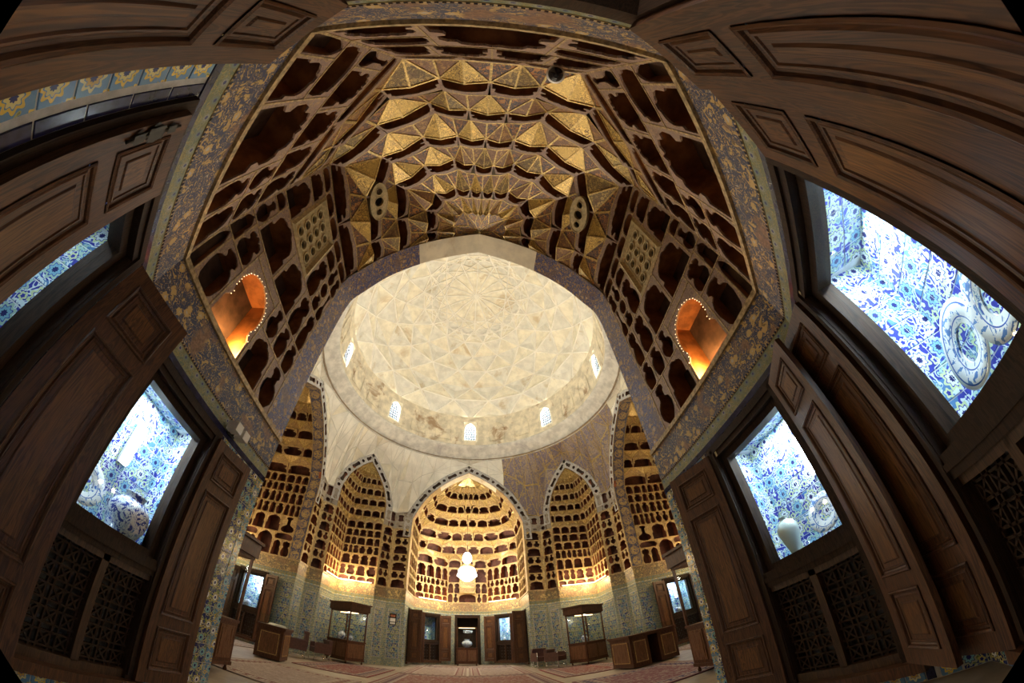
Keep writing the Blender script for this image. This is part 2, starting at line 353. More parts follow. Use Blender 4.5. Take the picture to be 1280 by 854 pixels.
# ------------------------------------------------------------------ mesh helpers
class MB:
    def __init__(s): s.v = []; s.f = []; s.uv = []; s.mi = []; s.sm = []
    def face(s, pts, uvs=None, mi=0, smooth=False):
        i = len(s.v); s.v += [tuple(p) for p in pts]; s.f.append(tuple(range(i, i+len(pts))))
        s.uv += uvs if uvs else [(p[0], p[2]) for p in pts]; s.mi.append(mi); s.sm.append(smooth)
    def box(s, x0, x1, y0, y1, z0, z1, mi=0, M=None, skip=()):
        c = [V((x, y, z)) for x in (x0, x1) for y in (y0, y1) for z in (z0, z1)]
        if M is not None: c = [M @ p for p in c]
        for k, q in (('x0', (0, 1, 3, 2)), ('x1', (4, 6, 7, 5)), ('y0', (0, 4, 5, 1)), ('y1', (2, 3, 7, 6)), ('z0', (0, 2, 6, 4)), ('z1', (1, 5, 7, 3))):
            if k not in skip: s.face([c[i] for i in q], None, mi)
        return s
    def bar(s, a, b, r, n=6, mi=0, r2=None, smooth=True, cap=True):
        a = V(a); b = V(b); d = (b-a).normalized(); e = d.orthogonal().normalized(); g = d.cross(e); r2 = r if r2 is None else r2
        A = [a + r*(math.cos(2*PI*i/n)*e + math.sin(2*PI*i/n)*g) for i in range(n)]; B = [b + r2*(math.cos(2*PI*i/n)*e + math.sin(2*PI*i/n)*g) for i in range(n)]
        for i in range(n):
            j = (i+1) % n; s.face([A[i], A[j], B[j], B[i]], None, mi, smooth)
        if cap: s.face(A[::-1], None, mi); s.face(B, None, mi)
        return s
    def lathe(s, prof, n=24, c=(0, 0, 0), mi=0, axis='z', smooth=True):
        c = V(c)
        def P(r, h, t):
            return c + (V((r*math.cos(t), r*math.sin(t), h)) if axis == 'z' else V((r*math.cos(t), h, r*math.sin(t))))
        for (r0, h0), (r1, h1) in zip(prof, prof[1:]):
            for i in range(n):
                t0, t1 = 2*PI*i/n, 2*PI*(i+1)/n; q = [P(r0, h0, t0), P(r0, h0, t1), P(r1, h1, t1), P(r1, h1, t0)]
                if axis != 'z': q = q[::-1]
                if r0 < 1e-6: q = [q[0], q[2], q[3]]
                elif r1 < 1e-6: q = [q[0], q[1], q[2]]
                s.face(q, None, mi, smooth)
        return s
    def mesh(s, name, mats, weld=False):
        me = bpy.data.meshes.new(name); me.from_pydata(s.v, [], s.f)
        ul = me.uv_layers.new(name='UVMap'); flat = [c for p in s.uv for c in p]; ul.data.foreach_set('uv', flat)
        me.polygons.foreach_set('material_index', s.mi); me.polygons.foreach_set('use_smooth', s.sm)
        for m in (mats if isinstance(mats, (list, tuple)) else [mats]): me.materials.append(MATS[m])
        if weld or any(s.sm):
            import bmesh
            b = bmesh.new(); b.from_mesh(me); bmesh.ops.remove_doubles(b, verts=b.verts, dist=1e-5); b.to_mesh(me); b.free()
        me.update(); return me
    def build(s, name, mats, parent=None, M=None, weld=False):
        return link(name, s.mesh(name, mats, weld), parent, M)

def link(name, me, parent=None, M=None):
    o = bpy.data.objects.new(name, me); COL.objects.link(o)
    if parent is not None: o.parent = parent
    if M is not None: o.matrix_basis = M
    return o
def tag(o, label, cat, group=None, kind=None):
    o['label'] = label; o['category'] = cat
    if group: o['group'] = group
    if kind: o['kind'] = kind
    return o
def thing(name, label, cat, loc=(0, 0, 0), rz=0, group=None):
    o = bpy.data.objects.new(name, None); COL.objects.link(o); o.empty_display_size = 0.1
    o.location = loc; o.rotation_euler = (0, 0, rz); return tag(o, label, cat, group)
def struct(o): o['kind'] = 'structure'; return o
def stuff(o): o['kind'] = 'stuff'; return o
def sempty(name, M=None):
    o = bpy.data.objects.new(name, None); COL.objects.link(o)
    if M is not None: o.matrix_basis = M
    return struct(o)

class Fr:
    """frame of a wall: u runs along the wall with the room on its right hand, d points into the room"""
    def __init__(s, p0, p1, z=0):
        s.o = V((p0[0], p0[1], z)); e = V((p1[0], p1[1], z)); s.L = (e - s.o).length; s.t = (e - s.o).normalized(); s.n = V((s.t.y, -s.t.x, 0))
    def P(s, u, z, d=0): return s.o + s.t*u + s.n*d + V((0, 0, z))
    def M(s, u=0, z=0, d=0):
        m = Matrix((s.t, -s.n, V((0, 0, 1)))).transposed().to_4x4(); m.translation = s.P(u, z, d); return m
def axesM(x, y, z, o):
    m = Matrix((x, y, z)).transposed().to_4x4(); m.translation = o; return m

def wallquad(mb, fr, u0, u1, z0, z1, d=0, mi=0):
    mb.face([fr.P(u0, z0, d), fr.P(u1, z0, d), fr.P(u1, z1, d), fr.P(u0, z1, d)], [(u0, z0), (u1, z0), (u1, z1), (u0, z1)], mi)
def ledge(fr, u0, u1, z0, z1, d0, d1, name, mat, parent):
    mb = MB()
    def q(a, uv): mb.face([fr.P(*p) for p in a], uv)
    q([(u0, z0, d1), (u1, z0, d1), (u1, z1, d1), (u0, z1, d1)], [(u0, z0), (u1, z0), (u1, z1), (u0, z1)])
    q([(u0, z1, d1), (u1, z1, d1), (u1, z1, d0), (u0, z1, d0)], [(u0, z1), (u1, z1), (u1, z1+d1-d0), (u0, z1+d1-d0)])
    q([(u0, z0, d0), (u1, z0, d0), (u1, z0, d1), (u0, z0, d1)], [(u0, z0), (u1, z0), (u1, z0+d1-d0), (u0, z0+d1-d0)])
    q([(u0, z0, d0), (u0, z0, d1), (u0, z1, d1), (u0, z1, d0)], [(u0, z0), (u0+.02, z0), (u0+.02, z1), (u0, z1)])
    q([(u1, z0, d1), (u1, z0, d0), (u1, z1, d0), (u1, z1, d1)], [(u1, z0), (u1+.02, z0), (u1+.02, z1), (u1, z1)])
    return mb.build(name, mat, parent)

# ------------------------------------------------------------------ niche boards: a thin board with a vessel-shaped opening in front of a deep box
SHAPES = {
 'vase':   [(.72, 0), (1, .16), (1, .34), (.80, .50), (.62, .56), (.60, .62), (.86, .66), (.92, .78), (.80, .90), (.42, .96), (.30, .92), (.12, 1)],
 'cusp':   [(1, 0), (1, .44), (.84, .47), (.88, .60), (.90, .72), (.78, .84), (.52, .92), (.30, .94), (.14, 1)],
 'arch':   [(1, 0), (1, .55), (.94, .62), (.97, .70), (.80, .84), (.45, .94), (.12, 1)],
 'lobed':  [(1, 0), (1, .38), (.80, .42), (.78, .50), (.94, .56), (.96, .70), (.84, .80), (.66, .80), (.60, .92), (.34, .97), (.14, .93), (0, 1)],
 'bottle': [(.30, 0), (.82, .06), (1, .20), (.84, .34), (.40, .44), (.26, .52), (.26, .80), (.46, .86), (.46, .95), (.22, 1)],
 'jar':    [(.55, 0), (.80, .10), (1, .38), (1, .58), (.78, .70), (.50, .75), (.50, .80), (.72, .85), (.66, .95), (.2, 1)],
 'bowl':   [(.9, 0), (1, .25), (1, .60), (.86, .68), (.88, .82), (.55, .94), (.1, 1)],
 'flask':  [(.34, 0), (.52, .06), (.92, .22), (1, .40), (.80, .56), (.40, .64), (.40, .78), (.60, .84), (.50, .96), (.16, 1)],
 'round':  [(.0, 0), (.38, .04), (.71, .15), (.92, .31), (1, .5), (.92, .69), (.71, .85), (.38, .96), (0, 1)],
 'pill':   [(.30, 0), (.90, .07), (1, .16), (.92, .25), (.78, .31), (.78, .69), (.92, .75), (1, .84), (.90, .93), (.30, 1)],
 'lamp_arch': [(1, 0), (1, .30), (.86, .36), (.84, .42), (.95, .50), (.96, .66), (.84, .80), (.58, .90), (.26, .95), (0, .97)],
 'rect':   [(1, 0), (1, .86), (.92, 1)],
}
NCACHE = {}
def outline(shape, w, h, m, tw=None):
    hw = w/2 - m; pts = [(r*hw, m*0.6 + z*(h - m*1.6)) for r, z in SHAPES[shape]]
    if tw: pts = [(x*(1 + (tw/w-1)*z/h), z) for x, z in pts]
    left = [(-x, z) for x, z in reversed(pts) if x > 1e-6]
    return pts + left
def niche_mesh(w, h, shape, depth, mats, m=None, top=None, th=0.022, tw=None):
    m = m if m is not None else max(0.010, min(0.04, 0.075*min(w, h)))
    key = (round(w, 3), round(h, 3), shape, round(depth, 2), tuple(mats), round(m, 3), None if top is None else round(top, 3), None if tw is None else round(tw, 3))
    if key in NCACHE: return NCACHE[key]
    mb = MB(); hole = outline(shape, w, h, m, tw); t_ = (tw or w)/2
    out = [(-w/2, 0), (w/2, 0), (t_, h), (-t_, h)] if top is None else [(-w/2, 0), (w/2, 0), (t_, h), (0, h+top), (-t_, h)]
    allp = out + hole
    for tri in tessellate_polygon([[V((x, z, 0)) for x, z in out], [V((x, z, 0)) for x, z in hole]]):
        p = [allp[i] for i in tri]
        ar = (p[1][0]-p[0][0])*(p[2][1]-p[0][1]) - (p[2][0]-p[0][0])*(p[1][1]-p[0][1])
        if abs(ar) < 1e-9: continue
        if ar < 0: p = [p[0], p[2], p[1]]
        mb.face([(x, 0, z) for x, z in p], None, 0)
    n = len(hole)
    for i in range(n):
        a, b = hole[i], hole[(i+1) % n]
        mb.face([(a[0], 0, a[1]), (a[0], th, a[1]), (b[0], th, b[1]), (b[0], 0, b[1])], None, 0)
    x, z0, z1, y0, y1 = w/2 - 0.006, 0.006, h - 0.006, th*0.9, depth; X = t_ - 0.006
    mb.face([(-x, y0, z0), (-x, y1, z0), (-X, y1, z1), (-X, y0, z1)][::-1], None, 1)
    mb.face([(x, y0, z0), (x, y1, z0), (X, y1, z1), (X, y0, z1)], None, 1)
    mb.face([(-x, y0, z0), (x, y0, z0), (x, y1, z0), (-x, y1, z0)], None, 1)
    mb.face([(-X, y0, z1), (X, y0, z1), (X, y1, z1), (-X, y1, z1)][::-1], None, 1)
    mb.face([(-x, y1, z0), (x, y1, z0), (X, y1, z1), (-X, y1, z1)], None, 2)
    NCACHE[key] = me = mb.mesh('niche', list(mats)); return me
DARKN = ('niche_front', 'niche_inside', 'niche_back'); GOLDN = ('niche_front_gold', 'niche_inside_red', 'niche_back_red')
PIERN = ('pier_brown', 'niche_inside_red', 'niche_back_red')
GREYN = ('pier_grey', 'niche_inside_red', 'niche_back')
def niche(fr, u0, u1, z0, z1, shape, parent, mats=DARKN, depth=None, d=0):
    w, h = u1-u0, z1-z0; depth = depth or max(0.10, min(0.38, 0.7*min(w, h)))
    return link('niche', niche_mesh(w, h, shape, depth, mats), parent, fr.M((u0+u1)/2, z0, d))
def edges(fr, lines, parent, d=0.008, r=0.010, mat='shelf_edge', name='shelf_edge'):
    mb = MB(); H = {}; Vt = {}; merged = []
    for (u0, z0, u1, z1) in lines:
        if abs(u1-u0) > abs(z1-z0): H.setdefault(round(z0, 2), []).append((min(u0, u1), max(u0, u1)))
        else: Vt.setdefault(round(u0, 2), []).append((min(z0, z1), max(z0, z1)))
    for D, hor in ((H, True), (Vt, False)):
        for k, iv in D.items():
            iv.sort(); cur = list(iv[0]); out = []
            for a_, b_ in iv[1:]:
                if a_ <= cur[1] + .02: cur[1] = max(cur[1], b_)
                else: out.append(cur); cur = [a_, b_]
            for a_, b_ in out + [cur]: merged.append((a_, k, b_, k) if hor else (k, a_, k, b_))
    for (u0, z0, u1, z1) in merged:
        dd = d + (0.0015 if abs(u1-u0) > abs(z1-z0) else 0)
        if abs(u1-u0) > abs(z1-z0): b = (u0, u1, z0-r, z0+r)
        else: b = (u0-r, u0+r, z0, z1)
        A = [fr.P(b[0], b[2], dd), fr.P(b[1], b[2], dd), fr.P(b[1], b[3], dd), fr.P(b[0], b[3], dd)]
        B = [fr.P(b[0], b[2], -.005), fr.P(b[1], b[2], -.005), fr.P(b[1], b[3], -.005), fr.P(b[0], b[3], -.005)]
        mb.face(A)
        for i in range(4): mb.face([B[i], B[(i+1) % 4], A[(i+1) % 4], A[i]])
    return mb.build(name, mat, parent)

# ------------------------------------------------------------------ half-dome vaults of muqarnas over an alcove
def arclen(pl):
    L = [0]
    for a, b in zip(pl, pl[1:]): L.append(L[-1] + math.hypot(b[0]-a[0], b[1]-a[1]))
    return L
def at_len(pl, L, s):
    s = max(0, min(L[-1], s))
    for i in range(len(pl)-1):
        if s <= L[i+1] + 1e-9:
            t = (s - L[i])/(L[i+1]-L[i]); return (pl[i][0] + t*(pl[i+1][0]-pl[i][0]), pl[i][1] + t*(pl[i+1][1]-pl[i][1]))
    return pl[-1]
def lerp_tab(tab, x):
    if x <= tab[0][0]: return tab[0][1]
    for (a, b), (c, d) in zip(tab, tab[1:]):
        if x <= c: return b + (d-b)*(x-a)/(c-a)
    return tab[-1][1]
def facet(tri, parent, name, inner, rim='gilt_rim', inset=0.14, sink=0.014, inward=None):
    """a triangular plaster facet: raised gilt rim round a sunk painted field"""
    a, b, c = tri; n = (b-a).cross(c-a)
    if n.length < 1e-6: return None
    n.normalize()
    if inward is not None and n.dot(inward) < 0: b, c = c, b; n = -n
    g = (a+b+c)/3; mb = MB(); P = [a, b, c]; Q = [p + (g-p)*inset*1.6 for p in P]; R = [q - n*sink for q in Q]
    for i in range(3):
        j = (i+1) % 3; mb.face([P[i], P[j], Q[j], Q[i]], None, 0); mb.face([Q[i], Q[j], R[j], R[i]], None, 0)
    mb.face(R, None, 1)
    return mb.build(name, [rim, inner], parent)

def muqarnas(parent, T, pl, centre, zs, sfun, n, mid, shapes, nmats, paints, golds, crown, apex, band=0.55, mid_tiers=0, rise=0.07, ns=2, lean=.55):
    """tiers of leaning niche bands under corbelled facets; pl is the plan line at full scale, T maps local to world"""
    L = arclen(pl); tot = L[-1]; rnd = random.Random(int(n*1000 + zs[0]*10)); R3 = T.to_3x3()
    def bound(i): return mid[i] if i == int(i) else (mid[int(math.floor(i))] + mid[int(math.floor(i))+1])/2
    def P(i, z):
        i = max(0, min(n, i)); s = bound(i); x, y = at_len(pl, L, s); k = sfun(z, s/tot)
        return T @ V((centre[0] + k*(x-centre[0]), centre[1] + k*(y-centre[1]), z))
    C = T @ V((centre[0], centre[1], 0))
    def inward(p, down=-1.2):
        d = V((C.x-p.x, C.y-p.y, 0)); d = d.normalized() if d.length > 1e-6 else V((0, 0, 0)); return V((d.x, d.y, down))
    for k, (z0, z1) in enumerate(zip(zs, zs[1:])):
        lo, hi = (ns, n-ns) if k < mid_tiers else (0, n)
        if k % 2 == 0: bs = list(range(lo, hi+1)); tops = [lo] + [i + .5 for i in range(lo, hi)] + [hi]
        else: bs = [lo] + [i + .5 for i in range(lo, hi)] + [hi]; tops = list(range(lo, hi+1))
        zm = z0 + band*(z1-z0); zl = z0 + band*(z1-z0)*lean
        def PB(i): a = P(i, zl); return V((a.x, a.y, zm))      # the band leans a little less than the vault
        for j, (b0, b1) in enumerate(zip(bs, bs[1:])):
            A, B = P(b0, z0), P(b1, z0); A2, B2 = PB(b0), PB(b1); w = (B-A).length
            if w < 0.05: continue
            rs = rise*min(1, w/.5); am = A.lerp(B, .5); tm = A2.lerp(B2, .5)
            x = (B-A).normalized(); up = (tm-am); up = (up - x*up.dot(x)); h = up.length; up.normalize(); y = up.cross(x)
            if y.dot(inward(am, 0)) > 0: x = -x; y = -y
            link('niche', niche_mesh(w, h, shapes[(j*7 + k*3) % len(shapes)], min(0.34, 0.6*w + .08), nmats, None, rs, 0.02, (B2-A2).length), parent, axesM(x, y, up, am))
            cand = [t for t in tops if b0 + 1e-6 < t < b1 - 1e-6] or [t for t in tops if abs(t-b0) < 1e-6 or abs(t-b1) < 1e-6]
            tp = P(cand[0], z1); m = tm + up*rs
            mat = paints[rnd.randrange(len(paints))]
            for tri in ((A2, m, tp), (m, B2, tp)): facet(tri, parent, 'painted_facet', mat, inset=.085, inward=inward(m))
        for t0, t1 in zip(tops, tops[1:]):
            cand = [b for b in bs if t0 + 1e-6 < b < t1 - 1e-6] or [b for b in bs if abs(b-t0) < 1e-6 or abs(b-t1) < 1e-6]
            a = PB(cand[0]); u, v = P(t0, z1), P(t1, z1); m = u.lerp(v, .5) + inward(a, 0)*.06 + V((0, 0, -.04))
            mat = golds[0] if k < 3 and rnd.random() < .45 else golds[rnd.randrange(len(golds))]
            if (u-a).length > .02 and (v-a).length > .02:
                for tri in ((a, u, m), (a, m, v)): facet(tri, parent, 'gilt_facet', mat, inset=.085, inward=inward(m))
    # crown: a half star of painted lozenges meeting at the apex
    k = len(zs)-1
    tops = list(range(0, n+1)) if k % 2 == 0 else [0] + [i + .5 for i in range(0, n)] + [n]
    ap = T @ V(apex); ring = [P(t, zs[-1]) for t in tops]; st = max(1, round(len(ring)/6)); idx = list(range(0, len(ring)-1, st)) + [len(ring)-1]
    for i0, i1 in zip(idx, idx[1:]):
        a, b = ring[i0], ring[i1]; g = (a+b+ap)/3; e0 = a.lerp(ap, .45); e1 = b.lerp(ap, .45); q = (a+b)/2*.5 + ap*.5
        for tri in ((a, b, q), (a, q, ap), (q, b, ap)): facet(tri, parent, 'crown_facet', crown, inset=.06, inward=inward(g, -1.5))
        for j in range(i0, i1):
            if i1-i0 > 1: 
                mb = MB(); mb.face([ring[j], ring[j+1], (a+b)/2]); mb.build('crown_facet', crown, parent)

# ------------------------------------------------------------------ plan of the hall (metres)
A_, B_, D1, E_ = 2.608, 6.004, 2.751, 1.538       # alcove half width, distance of its mouth, depth of its side wall, chamfer
BK = B_ + D1 + E_; G_ = A_ - E_
ZC = 3.275                                        # top of the painted frieze: every niche starts here
JT = 0.49                                         # thickness of the alcove arch
ARCH = [(0, 2.608), (6.3, 2.608), (6.75, 2.56), (7.1, 2.38), (7.7, 2.05), (8.2, 1.62), (8.6, 1.16), (8.95, 0.62), (9.25, 0.0)]
VPROF = [(0, 1.0), (6.75, 1.0), (7.1, .93), (7.7, .79), (8.2, .63), (8.6, .46), (9.0, .25), (9.35, 0.0)]

WIN = {'n': 0}
def leaf(parent, hinge, d, wl, name='shutter', z0=0.19, z1=2.57, wood='walnut_red', panel='walnut_panel', off=0.0, latch=False):
    """one panelled leaf, hinge at the window-local point, running in window-local direction d"""
    dx, dy = d; l = math.hypot(dx, dy); ang = math.atan2(dy/l, dx/l)
    M = Matrix.Translation(V((hinge[0], hinge[1], 0))) @ Matrix.Rotation(ang, 4, 'Z')
    mb = MB(); t = 0.021; st = 0.095; H = z1-z0
    rails = [(0, .115), (.235*H-.05, .235*H+.05), (.80*H-.05, .80*H+.05), (H-.10, H)]
    mb.box(0, st, -t, t, z0, z1); mb.box(wl-st, wl, -t, t, z0, z1)
    for a, b in rails: mb.box(st, wl-st, -t, t, z0+a, z0+b)
    o = mb.build(name, wood, parent, M)
    for (a, b), (c, e) in zip(rails, rails[1:]):
        p = MB(); x0, x1, y0, y1 = st, wl-st, z0+b, z0+c
        steps = [(0.0, .028), (.008, .033), (.018, .026), (.022, .012), (.032, .008), (.042, .016), (.050, .016), (.054, .009), (.084, .009), (.092, .017), (.098, .017)]
        for sg in (-1, 1):
            for (i0, h0), (i1, h1) in zip(steps, steps[1:]):
                q0 = [(x0+i0, y0+i0), (x1-i0, y0+i0), (x1-i0, y1-i0), (x0+i0, y1-i0)]; q1 = [(x0+i1, y0+i1), (x1-i1, y0+i1), (x1-i1, y1-i1), (x0+i1, y1-i1)]
                for k in range(4):
                    j = (k+1) % 4; f = [(q0[k][0], sg*h0, q0[k][1]), (q0[j][0], sg*h0, q0[j][1]), (q1[j][0], sg*h1, q1[j][1]), (q1[k][0], sg*h1, q1[k][1])]
                    p.face(f if sg < 0 else f[::-1], None, 0)
            i1, h1 = steps[-1]; f = [(x0+i1, sg*h1, y0+i1), (x1-i1, sg*h1, y0+i1), (x1-i1, sg*h1, y1-i1), (x0+i1, sg*h1, y1-i1)]
            p.face(f if sg < 0 else f[::-1], None, 1)
        p.build('raised_panel', [wood, panel], o)
    if latch:
        m = MB(); yb = -.030
        for z, s in ((z1-.13, .034), (z1-.23, .060), (z1-.33, .040)):
            m.face([(.045-s, yb, z), (.045, yb, z-s*1.4), (.045+s, yb, z), (.045, yb, z+s*1.4)]); m.face([(.045-s*.6, yb-.008, z-s*.8), (.045+s*.6, yb-.008, z-s*.8), (.045+s*.6, yb-.008, z+s*.8), (.045-s*.6, yb-.008, z+s*.8)])
        m.bar((.045, yb, z1-.40), (.045, yb, z1-.07), .008, 6); stuff(m.build('iron_latch', 'iron', o))
    return o

LATC = {}
def lattice_mesh(w, h):
    k = (round(w, 2), round(h, 2))
    if k in LATC: return LATC[k]
    mb = MB(); n = max(2, round(w/0.155)); c = w/n; rows = max(2, round(h/c)); ch = h/rows; r = 0.0075
    def bar(x0, z0, x1, z1, y=0.0):
        a = V((x0, 0, z0)); b = V((x1, 0, z1)); d = (b-a).normalized(); s = V((-d.z, 0, d.x))*r
        f = [a-s, a+s, b+s, b-s]
        mb.face([p + V((0, -.012+y, 0)) for p in f][::-1]); 
        for i in range(4):
            p, q = f[i], f[(i+1) % 4]; mb.face([p+V((0, -.012, 0)), q+V((0, -.012, 0)), q+V((0, .012, 0)), p+V((0, .012, 0))])
    for i in range(n+1):
        for e in (-.17, .17): 
            x = -w/2 + i*c + e*c
            if -w/2 < x < w/2: bar(x, 0, x, h)
    for j in range(rows+1):
        for e in (-.17, .17):
            z = j*ch + e*ch
            if 0 < z < h: bar(-w/2, z, w/2, z)
    for i in range(n):
        for j in range(rows):
            x = -w/2 + (i+.5)*c; z = (j+.5)*ch; q = .33
            for sx, sz in ((1, 1), (1, -1)):
                bar(x - sx*q*c, z - sz*q*ch, x + sx*q*c, z + sz*q*ch)
    LATC[k] = me = mb.mesh('lattice_panel', 'dark_frame'); return me

TILEC = [0]
def tiles(fr, u0, u1, z0, z1, size, mat, parent, d=0.0, edge=0.0, emat='tile_border', lim=None, loc=None):
    nu = max(1, round((u1-u0)/size)); nz = max(1, round((z1-z0)/size)); su = (u1-u0)/nu; sz = (z1-z0)/nz; g = 0.0035; pr = 0.006
    for i in range(nu):
        for j in range(nz):
            a, b, c, e = u0+i*su+g, u0+(i+1)*su-g, z0+j*sz+g, z0+(j+1)*sz-g; k = .003; mb = MB()
            pp = pr + random.uniform(-.0012, .0012)
            F = [(a+k, c+k), (b-k, c+k), (b-k, e-k), (a+k, e-k)]; Bk = [(a, c), (b, c), (b, e), (a, e)]
            f = [fr.P(*p, d+pp) for p in F]; q = [fr.P(*p, d) for p in Bk]
            if loc: ou, oz = a-g-loc*random.randrange(9), c-g-loc*random.randrange(9); F = [((p-ou)*1.0, (q_-oz)*loc/sz) for p, q_ in F]; Bk = F
            mb.face(f, F)
            for n in range(4): mb.face([q[n], q[(n+1) % 4], f[(n+1) % 4], f[n]], [Bk[n], Bk[(n+1) % 4], F[(n+1) % 4], F[n]])
            m = emat if edge and (i in (0, nu-1)) else mat
            mb.build('tile', m, parent); TILEC[0] += 1

def window(fr, uc, leaves, near, lit=1.0, door=False):
    WIN['n'] += 1
    root = sempty('window_%d' % WIN['n'], fr.M(uc, 0, 0))
    mb = MB()
    for s in (-1, 1): mb.box(min(s*.50, s*.62), max(s*.50, s*.62), -.035, .20, .18, 2.64)
    mb.box(-.50, .50, -.035, .20, 2.50, 2.64); mb.box(-.50, .50, -.035, .20, 1.08, 1.22)
    for s in (-1, 1): mb.box(min(s*.42, s*.50), max(s*.42, s*.50), .03, .15, 1.22, 2.50)
    mb.box(-.42, .42, .03, .15, 2.43, 2.50); mb.box(-.42, .42, .03, .15, 1.22, 1.275)
    for s in (-1, 1): mb.box(min(s*.505, s*.555), max(s*.505, s*.555), -.055, -.035, .22, 2.60)
    mb.box(-.55, .55, -.055, -.035, 2.555, 2.60); mb.box(-.50, .50, -.05, -.035, 1.13, 1.17)
    mb.build('frame', 'dark_frame', root)
    MB().box(-.68, .68, -.09, .20, .10, .18).build('sill', 'walnut_red', root)
    MB().box(-.035, .035, -.01, .10, .24, 1.08).build('mullion', 'walnut', root)
    MB().box(-.50, .50, -.01, .10, .18, .25).box(-.50, .50, -.01, .10, 1.03, 1.08).build('lattice_frame', 'walnut', root)
    for s in (-1, 1): stuff(link('lattice_panel', lattice_mesh(.465, .78), root, Matrix.Translation(V((s*.2675, .045, .25)))))
    MB().box(-.5, .5, .16, .19, .18, 1.08).build('cloth_backing', 'cloth_grey', root)
    MB().box(-.42, .42, .097, .101, 1.275, 2.43).build('glass_pane', 'glass', root)
    # the tiled cabinet behind the glass
    yb = .56; xb, xf, z0, z1 = .60, .50, 1.22, 2.54
    rec = MB()
    def q(pts, uv): rec.face(pts, uv)
    q([(-xb, yb, z0), (xb, yb, z0), (xb, yb, z1), (-xb, yb, z1)], [(0, 0), (2*xb, 0), (2*xb, z1-z0), (0, z1-z0)])
    for s in (-1, 1):
        p = [(s*xf, .15, z0), (s*xb, yb, z0), (s*xb, yb, z1), (s*xf, .15, z1)]; uv = [(3, 0), (3.5, 0), (3.5, z1-z0), (3, z1-z0)]
        q(p if s < 0 else p[::-1], uv if s < 0 else uv[::-1])
    q([(-xf, .15, z1), (-xb, yb, z1), (xb, yb, z1), (xf, .15, z1)], [(5, 0), (5, .5), (6.1, .5), (6.1, 0)])
    q([(-xf, .15, z0), (xf, .15, z0), (xb, yb, z0), (-xb, yb, z0)], [(7, 0), (8.1, 0), (8.1, .5), (7, .5)])
    rc = rec.build('tiled_recess', 'grout_white' if near else 'tile_cabinet', root)
    if near:
        lf = Fr((-xb, yb), (xb, yb)); tiles(lf, 0, 2*xb, z0, z1, .2, 'tile_cabinet', rc)
        for s, p0, p1 in ((-1, (-xf, .15), (-xb, yb)), (1, (xb, yb), (xf, .15))):
            f2 = Fr(p0, p1); tiles(f2, 0, f2.L, z0, z1, .2, 'tile_cabinet', rc)
        # ceiling tiles
        for i in range(6):
            for j in range(2):
                mb = MB(); w = 2*xf/6; x = -xf + i*w; y = .15 + j*.235
                mb.face([(x+.004, y+.004, z1-.006), (x+.004, y+.231, z1-.006), (x+w-.004, y+.231, z1-.006), (x+w-.004, y+.004, z1-.006)], [(x, y), (x, y+.23), (x+w, y+.23), (x+w, y)]); mb.build('tile', 'tile_cabinet', rc)
    if lit > 0:
        MB().box(.06, .17, yb-.05, yb-.012, 1.84, 2.28).build('light_fitting', 'white_paint', root)
        MB().box(.075, .155, yb-.085, yb-.05, 1.86, 2.26).build('fluorescent_tube', 'tube_glow' if lit > .4 else 'tube_dim', root)
        l = lamp('AREA', 'cabinet_light', (0, 0, 0), 20*lit, TUBE, .5, None, .10); l.parent = root
        l.matrix_basis = Matrix.Translation(V((.0, .34, 2.52))); 
    for hinge_side, world_dir, wl in leaves:
        d = V((world_dir[0], world_dir[1], 0)); leaf(root, (hinge_side*.575, -.062), (d.dot(fr.t), -d.dot(fr.n)), wl, latch=(near and abs(wl-.53) < 1e-6))
    return root

